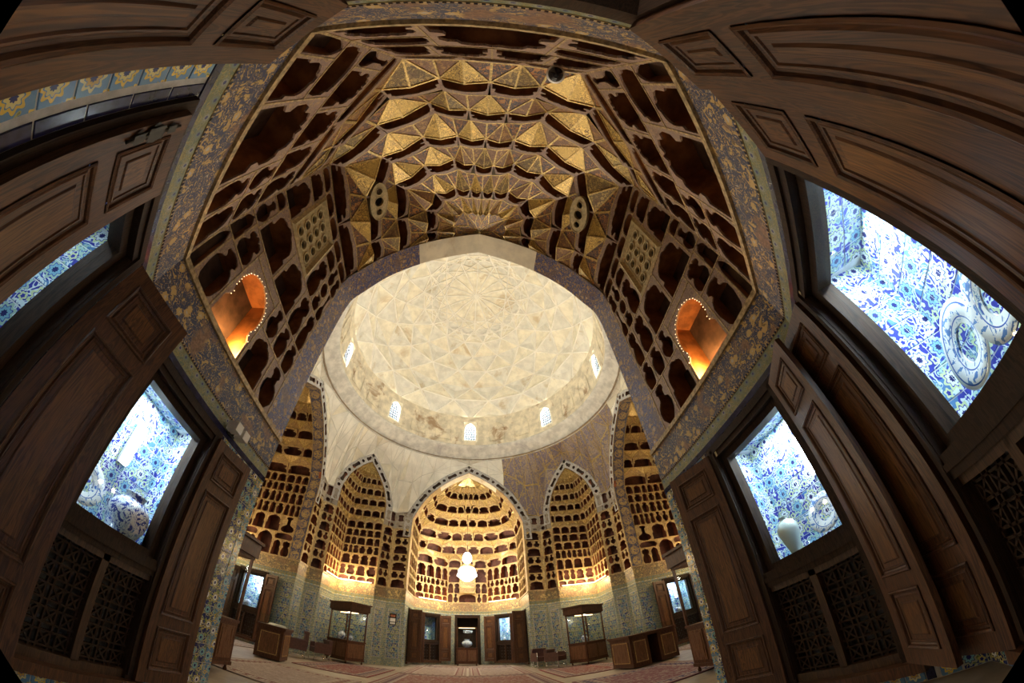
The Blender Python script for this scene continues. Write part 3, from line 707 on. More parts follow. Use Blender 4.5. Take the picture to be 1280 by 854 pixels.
def dado(fr, name, hole=None, near=False, mat='tile_far', u0=0, u1=None, panel=True):
    u1 = u1 or fr.L; mb = MB(); top = 2.66
    if hole:
        a, b, zb, zt = hole
        wallquad(mb, fr, u0, a, 0, top); wallquad(mb, fr, b, u1, 0, top); wallquad(mb, fr, a, b, 0, zb); wallquad(mb, fr, a, b, zt, top)
    else: wallquad(mb, fr, u0, u1, 0, top)
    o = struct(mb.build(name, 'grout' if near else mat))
    if near:
        segs = [(u0, hole[0], 0, top), (hole[1], u1, 0, top)] if hole else [(u0, u1, 0, top)]
        for a, b, c, e in segs:
            if hole and b - a > .30:
                lf = abs(b - hole[0]) < 1e-6
                s0, s1 = (b-.075, b) if lf else (a, a+.075); tiles(fr, s0, s1, c, e, .22, 'dark_blue_tile', o)
                f0, f1 = (s0-.18, s0-.03) if lf else (s1+.03, s1+.18); tiles(fr, f0, f1, c, e, .15, 'tile_flower', o, loc=.15)
                a, b = (a, f0-.01) if lf else (f1+.01, b)
                if b - a > .34: k_ = (b-a) - .14; tiles(fr, *((a+.14, b) if lf else (a, b-.14)), c, e, .2, 'tile_field', o); tiles(fr, *((a, a+.14) if lf else (b-.14, b)), c, e, .2, 'tile_border', o)
                else: tiles(fr, a, b, c, e, .2, 'tile_field', o)
            elif b - a > .05: tiles(fr, a, b, c, e, .2, 'tile_border', o)
        if hole and hole[2] > .05: tiles(fr, hole[0], hole[1], 0, hole[2]-.03, .15, 'tile_flower', o, loc=.15)
    elif panel and not hole and (u1-u0) > .5:
        a, b = u0+.12, u1-.12
        ledge(fr, a, b, .35, 2.42, 0, .012, 'tile_panel_border', 'grout', o); ledge(fr, a+.02, b-.02, .37, 2.40, 0, .018, 'tile_panel', 'tile_panel_blue', o)
    elif panel and hole:
        for a, b in ((u0+.06, hole[0]-.62), (hole[1]+.62, u1-.06)):
            if b-a > .3: ledge(fr, a, b, .35, 2.42, 0, .012, 'tile_panel', 'tile_panel_blue', o)
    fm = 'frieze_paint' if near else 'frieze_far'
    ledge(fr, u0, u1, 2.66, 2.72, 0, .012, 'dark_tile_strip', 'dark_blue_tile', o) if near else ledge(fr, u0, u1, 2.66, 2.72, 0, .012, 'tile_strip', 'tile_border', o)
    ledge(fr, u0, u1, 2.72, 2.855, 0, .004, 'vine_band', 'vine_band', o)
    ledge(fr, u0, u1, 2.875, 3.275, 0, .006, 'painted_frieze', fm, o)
    ledge(fr, u0, u1, 2.855, 2.875, 0, .010, 'bead_line', 'shelf_edge', o)
    if near:
        mb = MB(); n = int((u1-u0)/.035)
        for i in range(n):
            u = u0 + (i+.5)*(u1-u0)/n
            A = [fr.P(u-.009, 2.857, .014), fr.P(u+.009, 2.857, .014), fr.P(u+.009, 2.873, .014), fr.P(u-.009, 2.873, .014)]; Bq = [p - fr.n*.006 for p in A]
            mb.face(A)
            for k in range(4): mb.face([Bq[k], Bq[(k+1) % 4], A[(k+1) % 4], A[k]])
        stuff(mb.build('beads', 'dark_blue_tile', o))
    ledge(fr, u0, u1, 3.275, 3.335, -.03, .035, 'gilt_cornice', 'shelf_edge', o)
    return o

def cells(fr, layout, parent, mats, flip=False, u_off=0):
    lines = []
    for u0, u1, z0, z1, sh in layout:
        if flip: u0, u1 = fr.L-u1, fr.L-u0
        if sh == 'solid':
            mb = MB(); wallquad(mb, fr, u0, u1, z0, z1); mb.build('plain_board', mats[0], parent)
        elif sh == 'lattice': hexgrille(fr, u0, u1, z0, z1, parent)
        else: niche(fr, u0, u1, z0, z1, sh, parent, mats)
        lines += [(u0, z0, u1, z0), (u0, z0, u0, z1), (u1, z0, u1, z1), (u0, z1, u1, z1)]
    lines = list(dict.fromkeys((round(a, 3), round(b, 3), round(c, 3), round(d, 3)) for a, b, c, d in lines))
    edges(fr, lines, parent, .006, .009, 'shelf_edge' if mats is DARKN else 'gilt_rim')

def hexgrille(fr, u0, u1, z0, z1, parent):
    """a pierced plaster grille of round holes in a pointed frame"""
    w, h = u1-u0, z1-z0; mb = MB()
    # frame border stepped inward
    for k, (i0, d0, i1, d1) in enumerate(((0, 0, .05, .03), (.05, .03, .09, -.03), (.09, -.03, .13, -.03))):
        a = [(u0+i0, z0+i0), (u1-i0, z0+i0), (u1-i0, z1-i0), (u0+i0, z1-i0)]; b = [(u0+i1, z0+i1), (u1-i1, z0+i1), (u1-i1, z1-i1), (u0+i1, z1-i1)]
        for q in range(4):
            j = (q+1) % 4; mb.face([fr.P(*a[q], d0), fr.P(*a[j], d0), fr.P(*b[j], d1), fr.P(*b[q], d1)])
    mb.build('grille_frame', 'lattice_cream', parent)
    g = MB(); iu0, iu1, iz0, iz1 = u0+.13, u1-.13, z0+.13, z1-.13
    W = iu1-iu0; H = iz1-iz0; nc = 3; cw = W/nc; nr = max(3, round(H/(cw*1.02))); chh = H/nr
    for r in range(nr):
        for c in range(nc):
            cx, cz = iu0+(c+.5)*cw, iz0+(r+.5)*chh; n = 12
            hole = [(cx+.40*cw*math.cos(2*PI*i/n), cz+.42*chh*math.sin(2*PI*i/n)) for i in range(n)]
            hole2 = [(cx+.31*cw*math.cos(2*PI*i/n), cz+.33*chh*math.sin(2*PI*i/n)) for i in range(n)]
            sq = [(cx-cw/2, cz-chh/2), (cx+cw/2, cz-chh/2), (cx+cw/2, cz+chh/2), (cx-cw/2, cz+chh/2)]; al = sq+hole
            for t in tessellate_polygon([[V((*p, 0)) for p in sq], [V((*p, 0)) for p in hole]]):
                p = [al[i] for i in t]
                if (p[1][0]-p[0][0])*(p[2][1]-p[0][1]) - (p[2][0]-p[0][0])*(p[1][1]-p[0][1]) < 0: p = [p[0], p[2], p[1]]
                g.face([fr.P(*x, -.035) for x in p])
            for i in range(n):
                j = (i+1) % n
                g.face([fr.P(*hole[i], -.035), fr.P(*hole[i], -.015), fr.P(*hole[j], -.015), fr.P(*hole[j], -.035)])
                g.face([fr.P(*hole[i], -.015), fr.P(*hole2[i], -.015), fr.P(*hole2[j], -.015), fr.P(*hole[j], -.015)])
                g.face([fr.P(*hole2[i], -.015), fr.P(*hole2[i], -.07), fr.P(*hole2[j], -.07), fr.P(*hole2[j], -.015)])
    g.build('pierced_grille', 'lattice_cream', parent)
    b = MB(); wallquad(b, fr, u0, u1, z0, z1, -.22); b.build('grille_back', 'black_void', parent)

def layout_rows(L, rows, seed, a=0.0):
    """generic shelves of vessel niches"""
    rnd = random.Random(seed); out = []
    for z0, z1, wmin, wmax, shp in rows:
        ws = []; s = 0
        while s < L - a - 1e-6:
            ws.append(rnd.uniform(wmin, wmax)); s += ws[-1]
        k = (L-a)/sum(ws); u = a
        for q in ws:
            out.append((u, u+q*k, z0, z1, shp[rnd.randrange(len(shp))])); u += q*k
    return out

NEAR_SIDE = [(.50, .92, 3.335, 4.0, 'flask'), (.92, 1.44, 3.335, 4.0, 'cusp'), (1.44, 2.19, 3.335, 4.36, 'lamp_arch'), (2.19, 2.60, 3.335, 4.02, 'jar'), (2.60, 2.75, 3.335, 4.02, 'arch'),
  (.50, .80, 4.0, 4.5, 'jar'), (.80, 1.12, 4.0, 4.5, 'jar'), (1.12, 1.44, 4.0, 4.5, 'flask'), (1.44, 2.19, 4.36, 4.5, 'solid'), (2.19, 2.55, 4.02, 4.5, 'vase'), (2.55, 2.75, 4.02, 4.5, 'cusp'),
  (.50, .78, 4.5, 5.25, 'vase'), (.78, 1.16, 4.5, 5.25, 'vase'), (1.16, 1.80, 4.5, 5.25, 'cusp'), (1.80, 2.50, 4.5, 5.25, 'cusp'), (2.50, 2.75, 4.5, 5.0, 'flask'), (2.50, 2.75, 5.0, 5.25, 'arch'),
  (.50, .70, 5.25, 5.95, 'bottle'), (.70, .95, 5.25, 5.6, 'jar'), (.70, .95, 5.6, 5.95, 'round'), (.95, 1.35, 5.25, 6.1, 'vase'), (1.35, 2.27, 5.25, 6.45, 'lattice'), (2.27, 2.75, 5.25, 6.0, 'cusp'), (2.27, 2.75, 6.0, 6.45, 'cusp'),
  (.50, .72, 5.95, 6.45, 'vase'), (.72, .95, 5.95, 6.45, 'flask'), (.95, 1.35, 6.1, 6.45, 'arch'),
  (.50, .95, 6.45, 6.75, 'bowl'), (.95, 1.40, 6.45, 6.75, 'bowl'), (1.40, 1.85, 6.45, 6.75, 'bowl'), (1.85, 2.30, 6.45, 6.75, 'bowl'), (2.30, 2.75, 6.45, 6.75, 'bowl')]
NEAR_DIAG = [(0, .40, 3.335, 4.0, 'cusp'), (.40, .75, 3.335, 4.0, 'jar'), (.75, 1.55, 3.335, 4.48, 'lobed'), (1.55, 1.98, 3.335, 3.97, 'cusp'), (1.98, 2.17, 3.335, 3.97, 'arch'),
  (0, .40, 4.0, 4.5, 'vase'), (.40, .75, 4.0, 4.5, 'flask'), (1.55, 2.17, 3.97, 4.48, 'bowl'),
  (0, .40, 4.48, 5.3, 'vase'), (.40, .83, 4.48, 5.3, 'cusp'), (.83, 1.38, 4.48, 5.3, 'lobed'), (1.38, 1.93, 4.48, 5.3, 'lobed'), (1.93, 2.17, 4.48, 5.3, 'bottle')]
NEAR_BACK = [(0, .60, 3.335, 3.95, 'lobed'), (.60, 1.536, 3.335, 4.45, 'lobed'), (1.536, 2.136, 3.335, 3.95, 'lobed'), (0, .60, 3.95, 4.45, 'bowl'), (1.536, 2.136, 3.95, 4.45, 'bowl'),
  (0, .50, 4.45, 5.3, 'cusp'), (.50, 1.068, 4.45, 5.3, 'lobed'), (1.068, 1.636, 4.45, 5.3, 'lobed'), (1.636, 2.136, 4.45, 5.3, 'cusp')]
SML = ['vase', 'flask', 'jar', 'cusp', 'bowl']
def far_rows(side):
    r = [(3.335, 3.68, .30, .62, ['bowl', 'arch', 'bowl', 'cusp']), (3.68, 4.20, .34, .60, ['cusp', 'lobed', 'lobed', 'jar']), (4.20, 4.56, .20, .36, ['vase', 'flask', 'jar', 'bowl']), (4.56, 5.3, .48, .72, ['cusp', 'lobed', 'lobed'])]
    if side: r += [(5.3, 6.0, .34, .52, ['cusp', 'lobed']), (6.0, 6.75, .34, .52, ['cusp', 'lobed'])]
    return r
def big_rows(L, seed, a):
    """rows with one tall arched niche between stacks of small ones"""
    c = a + (L-a)*.52; out = []
    out += [(c-.38, c+.38, 3.335, 4.25, 'arch')]
    for x0, x1 in ((a, c-.38), (c+.38, L)):
        h = (x1-x0)/2
        out += [(x0, x1, 3.98, 4.25, 'bowl'), (x0, x0+h, 3.335, 3.98, 'vase'), (x0+h, x1, 3.335, 3.98, 'cusp')]
    c1 = a + (L-a)*.30; c2 = a + (L-a)*.62
    out += [(c1-.02, c2-.03, 4.25, 4.95, 'cusp'), (c2-.03, c2+.55, 4.25, 4.95, 'cusp'), (a, c1-.02, 4.25, 4.95, 'bottle')]
    x = c2+.55; out += [(x, (x+L)/2, 4.25, 4.95, 'bottle'), ((x+L)/2, L, 4.25, 4.95, 'flask')]
    out += layout_rows(L, [(4.95, 5.45, .22, .40, SML), (5.45, 5.95, .26, .45, ['cusp', 'vase', 'jar']), (5.95, 6.35, .26, .45, ['cusp', 'jar']), (6.35, 6.75, .3, .5, ['bowl', 'cusp'])], seed, a)
    return out

def alcove(ang, nm, near, windows, seed):
    R = Matrix.Rotation(ang, 4, 'Z')
    def W(x, y): p = R @ V((x, y, 0)); return (p.x, p.y)
    pts = [(-A_, B_), (-A_, B_+D1), (-G_, BK), (G_, BK), (A_, B_+D1), (A_, B_)]
    faces = ['left', 'back_left', 'back', 'back_right', 'right']
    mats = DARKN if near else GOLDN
    for i, fn in enumerate(faces):
        fr = Fr(W(*pts[i]), W(*pts[i+1])); L = fr.L; side = i in (0, 4); flip = i in (3, 4)
        if i == 2:
            hole = (L/2-.62, L/2+.62, .0, 2.60)
        else:
            uc = (1.69 if i == 0 else L-1.69) if side else L/2
            hole = (uc-.62, uc+.62, .18, 2.64)
        wl = dado(fr, 'wall_%s_%s' % (nm, fn), hole, near)
        if i != 2: window(fr, uc, windows.get(i, []), near, windows.get('lit%d' % i, .8))
        a0 = JT if side else 0
        if near: cells(fr, NEAR_SIDE if side else NEAR_BACK if i == 2 else NEAR_DIAG, wl, mats, flip)
        elif i == 2 and nm == 'far': cells(fr, FAR_CENTRE, wl, mats)
        elif side and nm != 'far': cells(fr, big_rows(L, seed+1, a0), wl, mats, flip)
        else: cells(fr, layout_rows(L, far_rows(side), seed+{0: 0, 1: 1, 2: 2, 3: 1, 4: 0}[i], a0), wl, mats, flip)
    # vault
    ya = B_+JT; pl = [(-A_, ya), (-A_, B_+D1), (-G_, BK), (G_, BK), (A_, B_+D1), (A_, ya)]
    Ls = arclen(pl); mid = [0.0]
    for k, m_ in enumerate((2, 2, 3, 2, 2)): mid += [Ls[k] + (Ls[k+1]-Ls[k])*(q+1)/m_ for q in range(m_)]
    w1, w2 = Ls[1]/Ls[5], Ls[4]/Ls[5]
    def sfun(z, w):
        g = max(0, min(1, (min(w, 1-w)-w1)/(.46-w1))); g = g*g*(3-2*g)
        return lerp_tab(VPROF, min(9.349, z + g*1.25*max(0, min(1, (9.35-z)/(9.35-5.3)))))
    ceil = sempty('ceiling_%s' % nm)
    zs = [5.3, 6.06, 6.75, 7.42, 8.02, 8.56, 9.0]
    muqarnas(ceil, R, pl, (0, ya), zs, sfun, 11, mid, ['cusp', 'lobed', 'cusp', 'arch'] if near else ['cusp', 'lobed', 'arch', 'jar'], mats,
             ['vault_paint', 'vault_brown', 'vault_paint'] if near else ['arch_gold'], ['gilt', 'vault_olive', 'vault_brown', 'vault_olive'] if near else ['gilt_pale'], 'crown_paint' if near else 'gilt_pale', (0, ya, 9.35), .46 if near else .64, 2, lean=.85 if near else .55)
    # fill between the flat head of the side walls and the first full tier
    arch(R, nm, near)
    return R

def arch_pts(tab, n=22, z0=ZC):
    """half profile from the springing to the apex, evenly spaced, as (x, z)"""
    pts = [(tab[1][1], z0), (tab[1][1], tab[1][0])] + [(w_, z) for z, w_ in tab[2:]]
    # smooth by Catmull-Rom on the curved part
    out = [pts[0]]; c = pts[1:]
    for i in range(len(c)-1):
        p0 = c[max(0, i-1)]; p1, p2 = c[i], c[i+1]; p3 = c[min(len(c)-1, i+2)]
        for k in range(4):
            t = k/4; q = [0.5*((2*p1[j]) + (-p0[j]+p2[j])*t + (2*p0[j]-5*p1[j]+4*p2[j]-p3[j])*t*t + (-p0[j]+3*p1[j]-3*p2[j]+p3[j])*t**3) for j in (0, 1)]
            out.append((q[0], q[1]))
    out.append(c[-1]); return out
def offset_arch(pts, d):
    out = []
    for i, (x, z) in enumerate(pts):
        a = pts[max(0, i-1)]; b = pts[min(len(pts)-1, i+1)]; tx, tz = b[0]-a[0], b[1]-a[1]; l = math.hypot(tx, tz); nx, nz = tz/l, -tx/l
        out.append((x + d*nx, z + d*nz))
    x, z = pts[-1]; out[-1] = (0, z + d*1.2); out[0] = (pts[0][0]+d, pts[0][1]); return out

def arch(R, nm, near):
    """soffit and pierced grey border of a great arch (local mouth plane y = B_)"""
    hp = arch_pts(ARCH); full = hp + [(-x, z) for x, z in reversed(hp[:-1])]
    root = struct(sempty('trim_arch_%s' % nm))
    lo, hi, lf = MB(), MB(), MB(); s = 0
    for i in range(len(full)-1):
        (x0, z0), (x1, z1) = full[i], full[i+1]; l = math.hypot(x1-x0, z1-z0); top = min(z0, z1) > 8.35
        mb = hi if top else (lf if (x0 < 0 and not near) else lo)
        q = [R @ V((x0, B_-.012, z0)), R @ V((x0, B_+JT+.02, z0)), R @ V((x1, B_+JT+.02, z1)), R @ V((x1, B_-.012, z1))]
        mb.face(q[::-1], [(s, 0), (s, JT), (s+l, JT), (s+l, 0)][::-1], 0, False); s += l
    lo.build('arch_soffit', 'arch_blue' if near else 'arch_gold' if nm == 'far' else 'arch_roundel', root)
    if lf.v: lf.build('arch_soffit', 'arch_gold' if nm == 'far' else 'arch_roundel', root)
    hi.build('plain_soffit', 'plaster' if near or nm == 'far' else 'arch_roundel', root)
    if near:   # the lining below the frieze is tiled
        pass
    for sx in (-1, 1):   # raised moulding along both lips of the soffit
        m = MB()
    if not near: border(R, root, hp, B_, 0.0)
    return root

def border(R, root, hp, y, inner, wst=.36, normal=-1):
    """a band of pierced cells (long lobed slots and dots in turn) following the arch on the wall face"""
    a = offset_arch(hp, .015); b = offset_arch(hp, .015+wst)
    half = [((p[0]+q[0])/2, (p[1]+q[1])/2) for p, q in zip(a, b)]
    for sx in (1, -1):
        L = [0]
        for p, q in zip(half, half[1:]): L.append(L[-1] + math.hypot(q[0]-p[0], q[1]-p[1]))
        def at(s):
            for i in range(len(half)-1):
                if s <= L[i+1]+1e-9:
                    t = (s-L[i])/(L[i+1]-L[i]); return V((half[i][0]+t*(half[i+1][0]-half[i][0]), 0, half[i][1]+t*(half[i+1][1]-half[i][1])))
            return V((half[-1][0], 0, half[-1][1]))
        s0 = L[1] - .55 if L[1] > 3 else L[1]; s = s0 if s0 > 0 else 0; k = 0
        while s < L[-1] - .05:
            l = .62 if k % 2 == 0 else .32
            if L[-1] - s < l*1.3: l = L[-1] - s
            p, q = at(s), at(s+l); 
            p = V((sx*p.x, y-.015, p.z)); q = V((sx*q.x, y-.015, q.z)); x = (q-p); w = x.length
            if w > .06:
                zaxis = x.normalized(); yv = V((0, 1, 0)); xa = yv.cross(zaxis)
                me = niche_mesh(wst, w*1.01, 'pill' if k % 2 == 0 else 'round', .12, GREYN, .085 if k % 2 == 0 else .10)
                link('niche', me, root, axesM(R.to_3x3() @ xa, R.to_3x3() @ yv, R.to_3x3() @ zaxis, R @ p))
            s += l; k += 1

FAR_CENTRE = [(.58, 1.556, 3.335, 3.85, 'arch'), (.30, .58, 3.335, 3.85, 'flask'), (1.556, 1.836, 3.335, 3.85, 'flask'), (0, .30, 3.335, 3.85, 'bowl'), (1.836, 2.136, 3.335, 3.85, 'bowl'),
  (0, .33, 3.85, 4.45, 'cusp'), (.33, .66, 3.85, 4.45, 'vase'), (1.476, 1.806, 3.85, 4.45, 'vase'), (1.806, 2.136, 3.85, 4.45, 'cusp'),
  (.66, 1.476, 3.85, 5.3, 'solid'), (0, .66, 4.45, 5.3, 'lobed'), (1.476, 2.136, 4.45, 5.3, 'lobed')]

DARCH = [(0, 1.202), (6.9, 1.202), (7.3, 1.13), (7.7, .98), (8.1, .75), (8.5, .42), (8.9, 0.0)]
DPROF = [(0, 1.0), (6.9, 1.0), (7.3, .94), (7.7, .815), (8.1, .625), (8.5, .35), (8.9, 0.0)]
def corner(ang, nm, full, seed):
    """the canted corner of the hall between two alcoves (written for the far left one): two piers and a V-shaped niche"""
    R = Matrix.Rotation(ang, 4, 'Z')
    def W(x, y): p = R @ V((x, y, 0)); return (p.x, p.y)
    c = 3.4; q = 3.85; h = 5.55
    P = [(-B_, A_), (-B_, c), (-h, q), (-h, h), (-q, h), (-c, B_), (-A_, B_)]
    nms = ['pier_side', 'pier', 'niche_side', 'niche_back', 'pier_back', 'pier_end']
    for i in range(6):
        fr = Fr(W(*P[i]), W(*P[i+1])); L = fr.L
        w = dado(fr, 'wall_%s_%s' % (nm, nms[i]), None, False)
        if not full:
            mb = MB(); wallquad(mb, fr, 0, L, ZC, 7.2); mb.build('upper_wall', 'plaster', w); continue
        if i in (2, 3):
            rows = [(3.335, 3.62, .30, .55, ['bowl', 'arch', 'bowl']), (3.62, 4.12, .26, .5, ['cusp', 'vase', 'lobed', 'jar']), (4.12, 4.62, .36, .5, ['cusp', 'lobed', 'cusp']), (4.62, 5.02, .2, .36, SML), (5.02, 5.42, .34, .5, ['cusp', 'lobed', 'arch']), (5.42, 5.8, .34, .5, ['cusp', 'lobed'])]
            cells(fr, layout_rows(L, rows, seed+i), w, GOLDN)
        else:
            lo = []; z = 3.335; k = 0; e = .06
            while z < 5.7:
                hh = .44 if k % 2 == 0 else .34
                if k % 2 == 0: lo.append((e, L-e, z, z+hh, 'cusp' if k % 4 == 0 else 'lobed'))
                else: lo += [(e, L/2, z, z+hh, 'jar'), (L/2, L-e, z, z+hh, 'flask')]
                z += hh; k += 1
            zt = z; near_end = (i in (0, 4)); 
            while z < 6.9:     # slots and discs above
                hh = .60 if k % 2 == 0 else .30
                lo.append((.30, L, z, min(6.92, z+hh), 'pill' if k % 2 == 0 else 'round') if near_end else (0, L-.30, z, min(6.92, z+hh), 'pill' if k % 2 == 0 else 'round')); z += hh; k += 1
            low = [x for x in lo if x[2] < zt-1e-6]; up = [x for x in lo if x[2] >= zt-1e-6 and x[3]-x[2] > .1]
            cells(fr, low, w, GOLDN); 
            for u0, u1, z0, z1, sh in up: link('niche', niche_mesh(u1-u0, z1-z0, sh, .12, PIERN, (u1-u0-.27)/2 if sh == 'pill' else (u1-u0-.20)/2), w, fr.M((u0+u1)/2, z0, 0))
            mb = MB(); wallquad(mb, fr, 0, e, 3.335, zt); wallquad(mb, fr, L-e, L, 3.335, zt); mb.build('pier_moulding', 'niche_front_gold', w)
            mb = MB(); wallquad(mb, fr, 0, L, zt, 7.0, -.02) if False else wallquad(mb, fr, *((0, .27) if near_end else (L-.27, L)), zt, 6.95, -.012); mb.build('pier_plain', 'pier_brown', w)
    if not full: return
    # vault of the niche
    pl = [(-h, q), (-h, h), (-q, h)]; cen = (-(h+q)/2, (h+q)/2); Ls = arclen(pl); n = 8
    mid = [Ls[2]*k/n for k in range(n+1)]
    def sfun(z, w):
        g = min(w, 1-w)*2; g = g*g*(3-2*g)
        return lerp_tab(DPROF, min(8.899, z + g*1.1*max(0, min(1, (8.9-z)/(8.9-5.8)))))
    ce = sempty('ceiling_%s_niche' % nm)
    muqarnas(ce, R, pl, cen, [5.8, 6.4, 6.95, 7.45, 7.95, 8.4], sfun, n, mid, ['cusp', 'arch', 'lobed'], GOLDN, ['arch_gold'], ['gilt_pale'], 'gilt_pale', (cen[0], cen[1], 8.88), .64, 0, .05)
    # arch border on the canted plane
    root = struct(sempty('trim_arch_%s_niche' % nm))
    C = V(((-q-h)/2, (q+h)/2, 0)); ca = math.radians(45)
    RR = R @ Matrix.Translation(C) @ Matrix.Rotation(ca, 4, 'Z')
    hp = arch_pts(DARCH); border(RR, root, hp, 0.0, 0)
    full_ = hp + [(-x, z) for x, z in reversed(hp[:-1])]; mb = MB()
    for (x0, z0), (x1, z1) in zip(full_, full_[1:]):
        mb.face([RR @ V(p) for p in ((x0, -.012, z0), (x0, .10, z0), (x1, .10, z1), (x1, -.012, z1))][::-1])
        a = V((x0, -.02, z0)); 
    mb.build('arch_soffit', 'arch_gold', root)

def pendentives():
    grid = []
    hp = offset_arch(arch_pts(ARCH), .37); dp = offset_arch(arch_pts(DARCH), .37)
    up = [p for p in hp if p[1] > 6.9][::6]; 
    if up[-1] != hp[-1]: up.append(hp[-1])
    ud = [p for p in dp if p[1] > 6.9][::6]
    if ud[-1] != dp[-1]: ud.append(dp[-1])
    def diag(x, z):   # point x along the canted plane (local to the right far corner), at its face
        c = V(((3.4+6.004)/2, (3.4+6.004)/2, 0)); t = V((1, -1, 0)).normalized(); return c + t*x + V((0, 0, z))
    for k in range(4):
        R = Matrix.Rotation(-k*PI/2, 4, 'Z'); seq = []
        for x, z in reversed(up): seq.append(V((x, B_, z)))
        seq.append(V((3.4, B_, 6.9)))
        for x, z in ud: seq.append(diag(-x, z))
        for x, z in list(reversed(ud))[1:]: seq.append(diag(x, z))
        seq.append(V((B_, 3.4, 6.9)))
        for x, z in up[:-1]: seq.append(V((B_, x, z)))
        grid += [R @ p for p in seq]
    n = len(grid); rows = 2; rim = V((0, 0, 0)); Z = []
    for p in grid:
        d = V((p.x, p.y, 0)).normalized(); Z.append(d*5.97 + V((0, 0, 10.06)))
    def pt(i, j):
        p, t = grid[i % n], Z[i % n]; f = j/rows; q = p.lerp(t, f)
        q2 = V((q.x, q.y, 0)); q2 = q2.normalized()
        if 0 < j < rows: q = q + q2*(0.14*math.sin(PI*f)) + q2*(.085 if (i+j) % 2 else -.085)
        return q
    r = struct(sempty('ceiling_pendentives')); rnd = random.Random(5)
    for i in range(n):
        for j in range(rows):
            a, b, c, d = pt(i, j), pt(i+1, j), pt(i+1, j+1), pt(i, j+1)
            m = (a+c)/2; az = math.degrees(math.atan2(m.x, m.y)) % 360; painted = 18 + 5*math.sin(m.z*5.0) < az < 84
            for t in (((a, b, c), (a, c, d)) if (i+j) % 2 else ((a, b, d), (b, c, d))):
                facet(t, r, 'kite_facet', 'pendentive_blue' if painted else rnd.choice(('plaster', 'plaster_white', 'plaster_white')), 'gilt_rim' if painted else 'plaster_cool', .05 if painted else .03, .014, V((-m.x, -m.y, -2)))

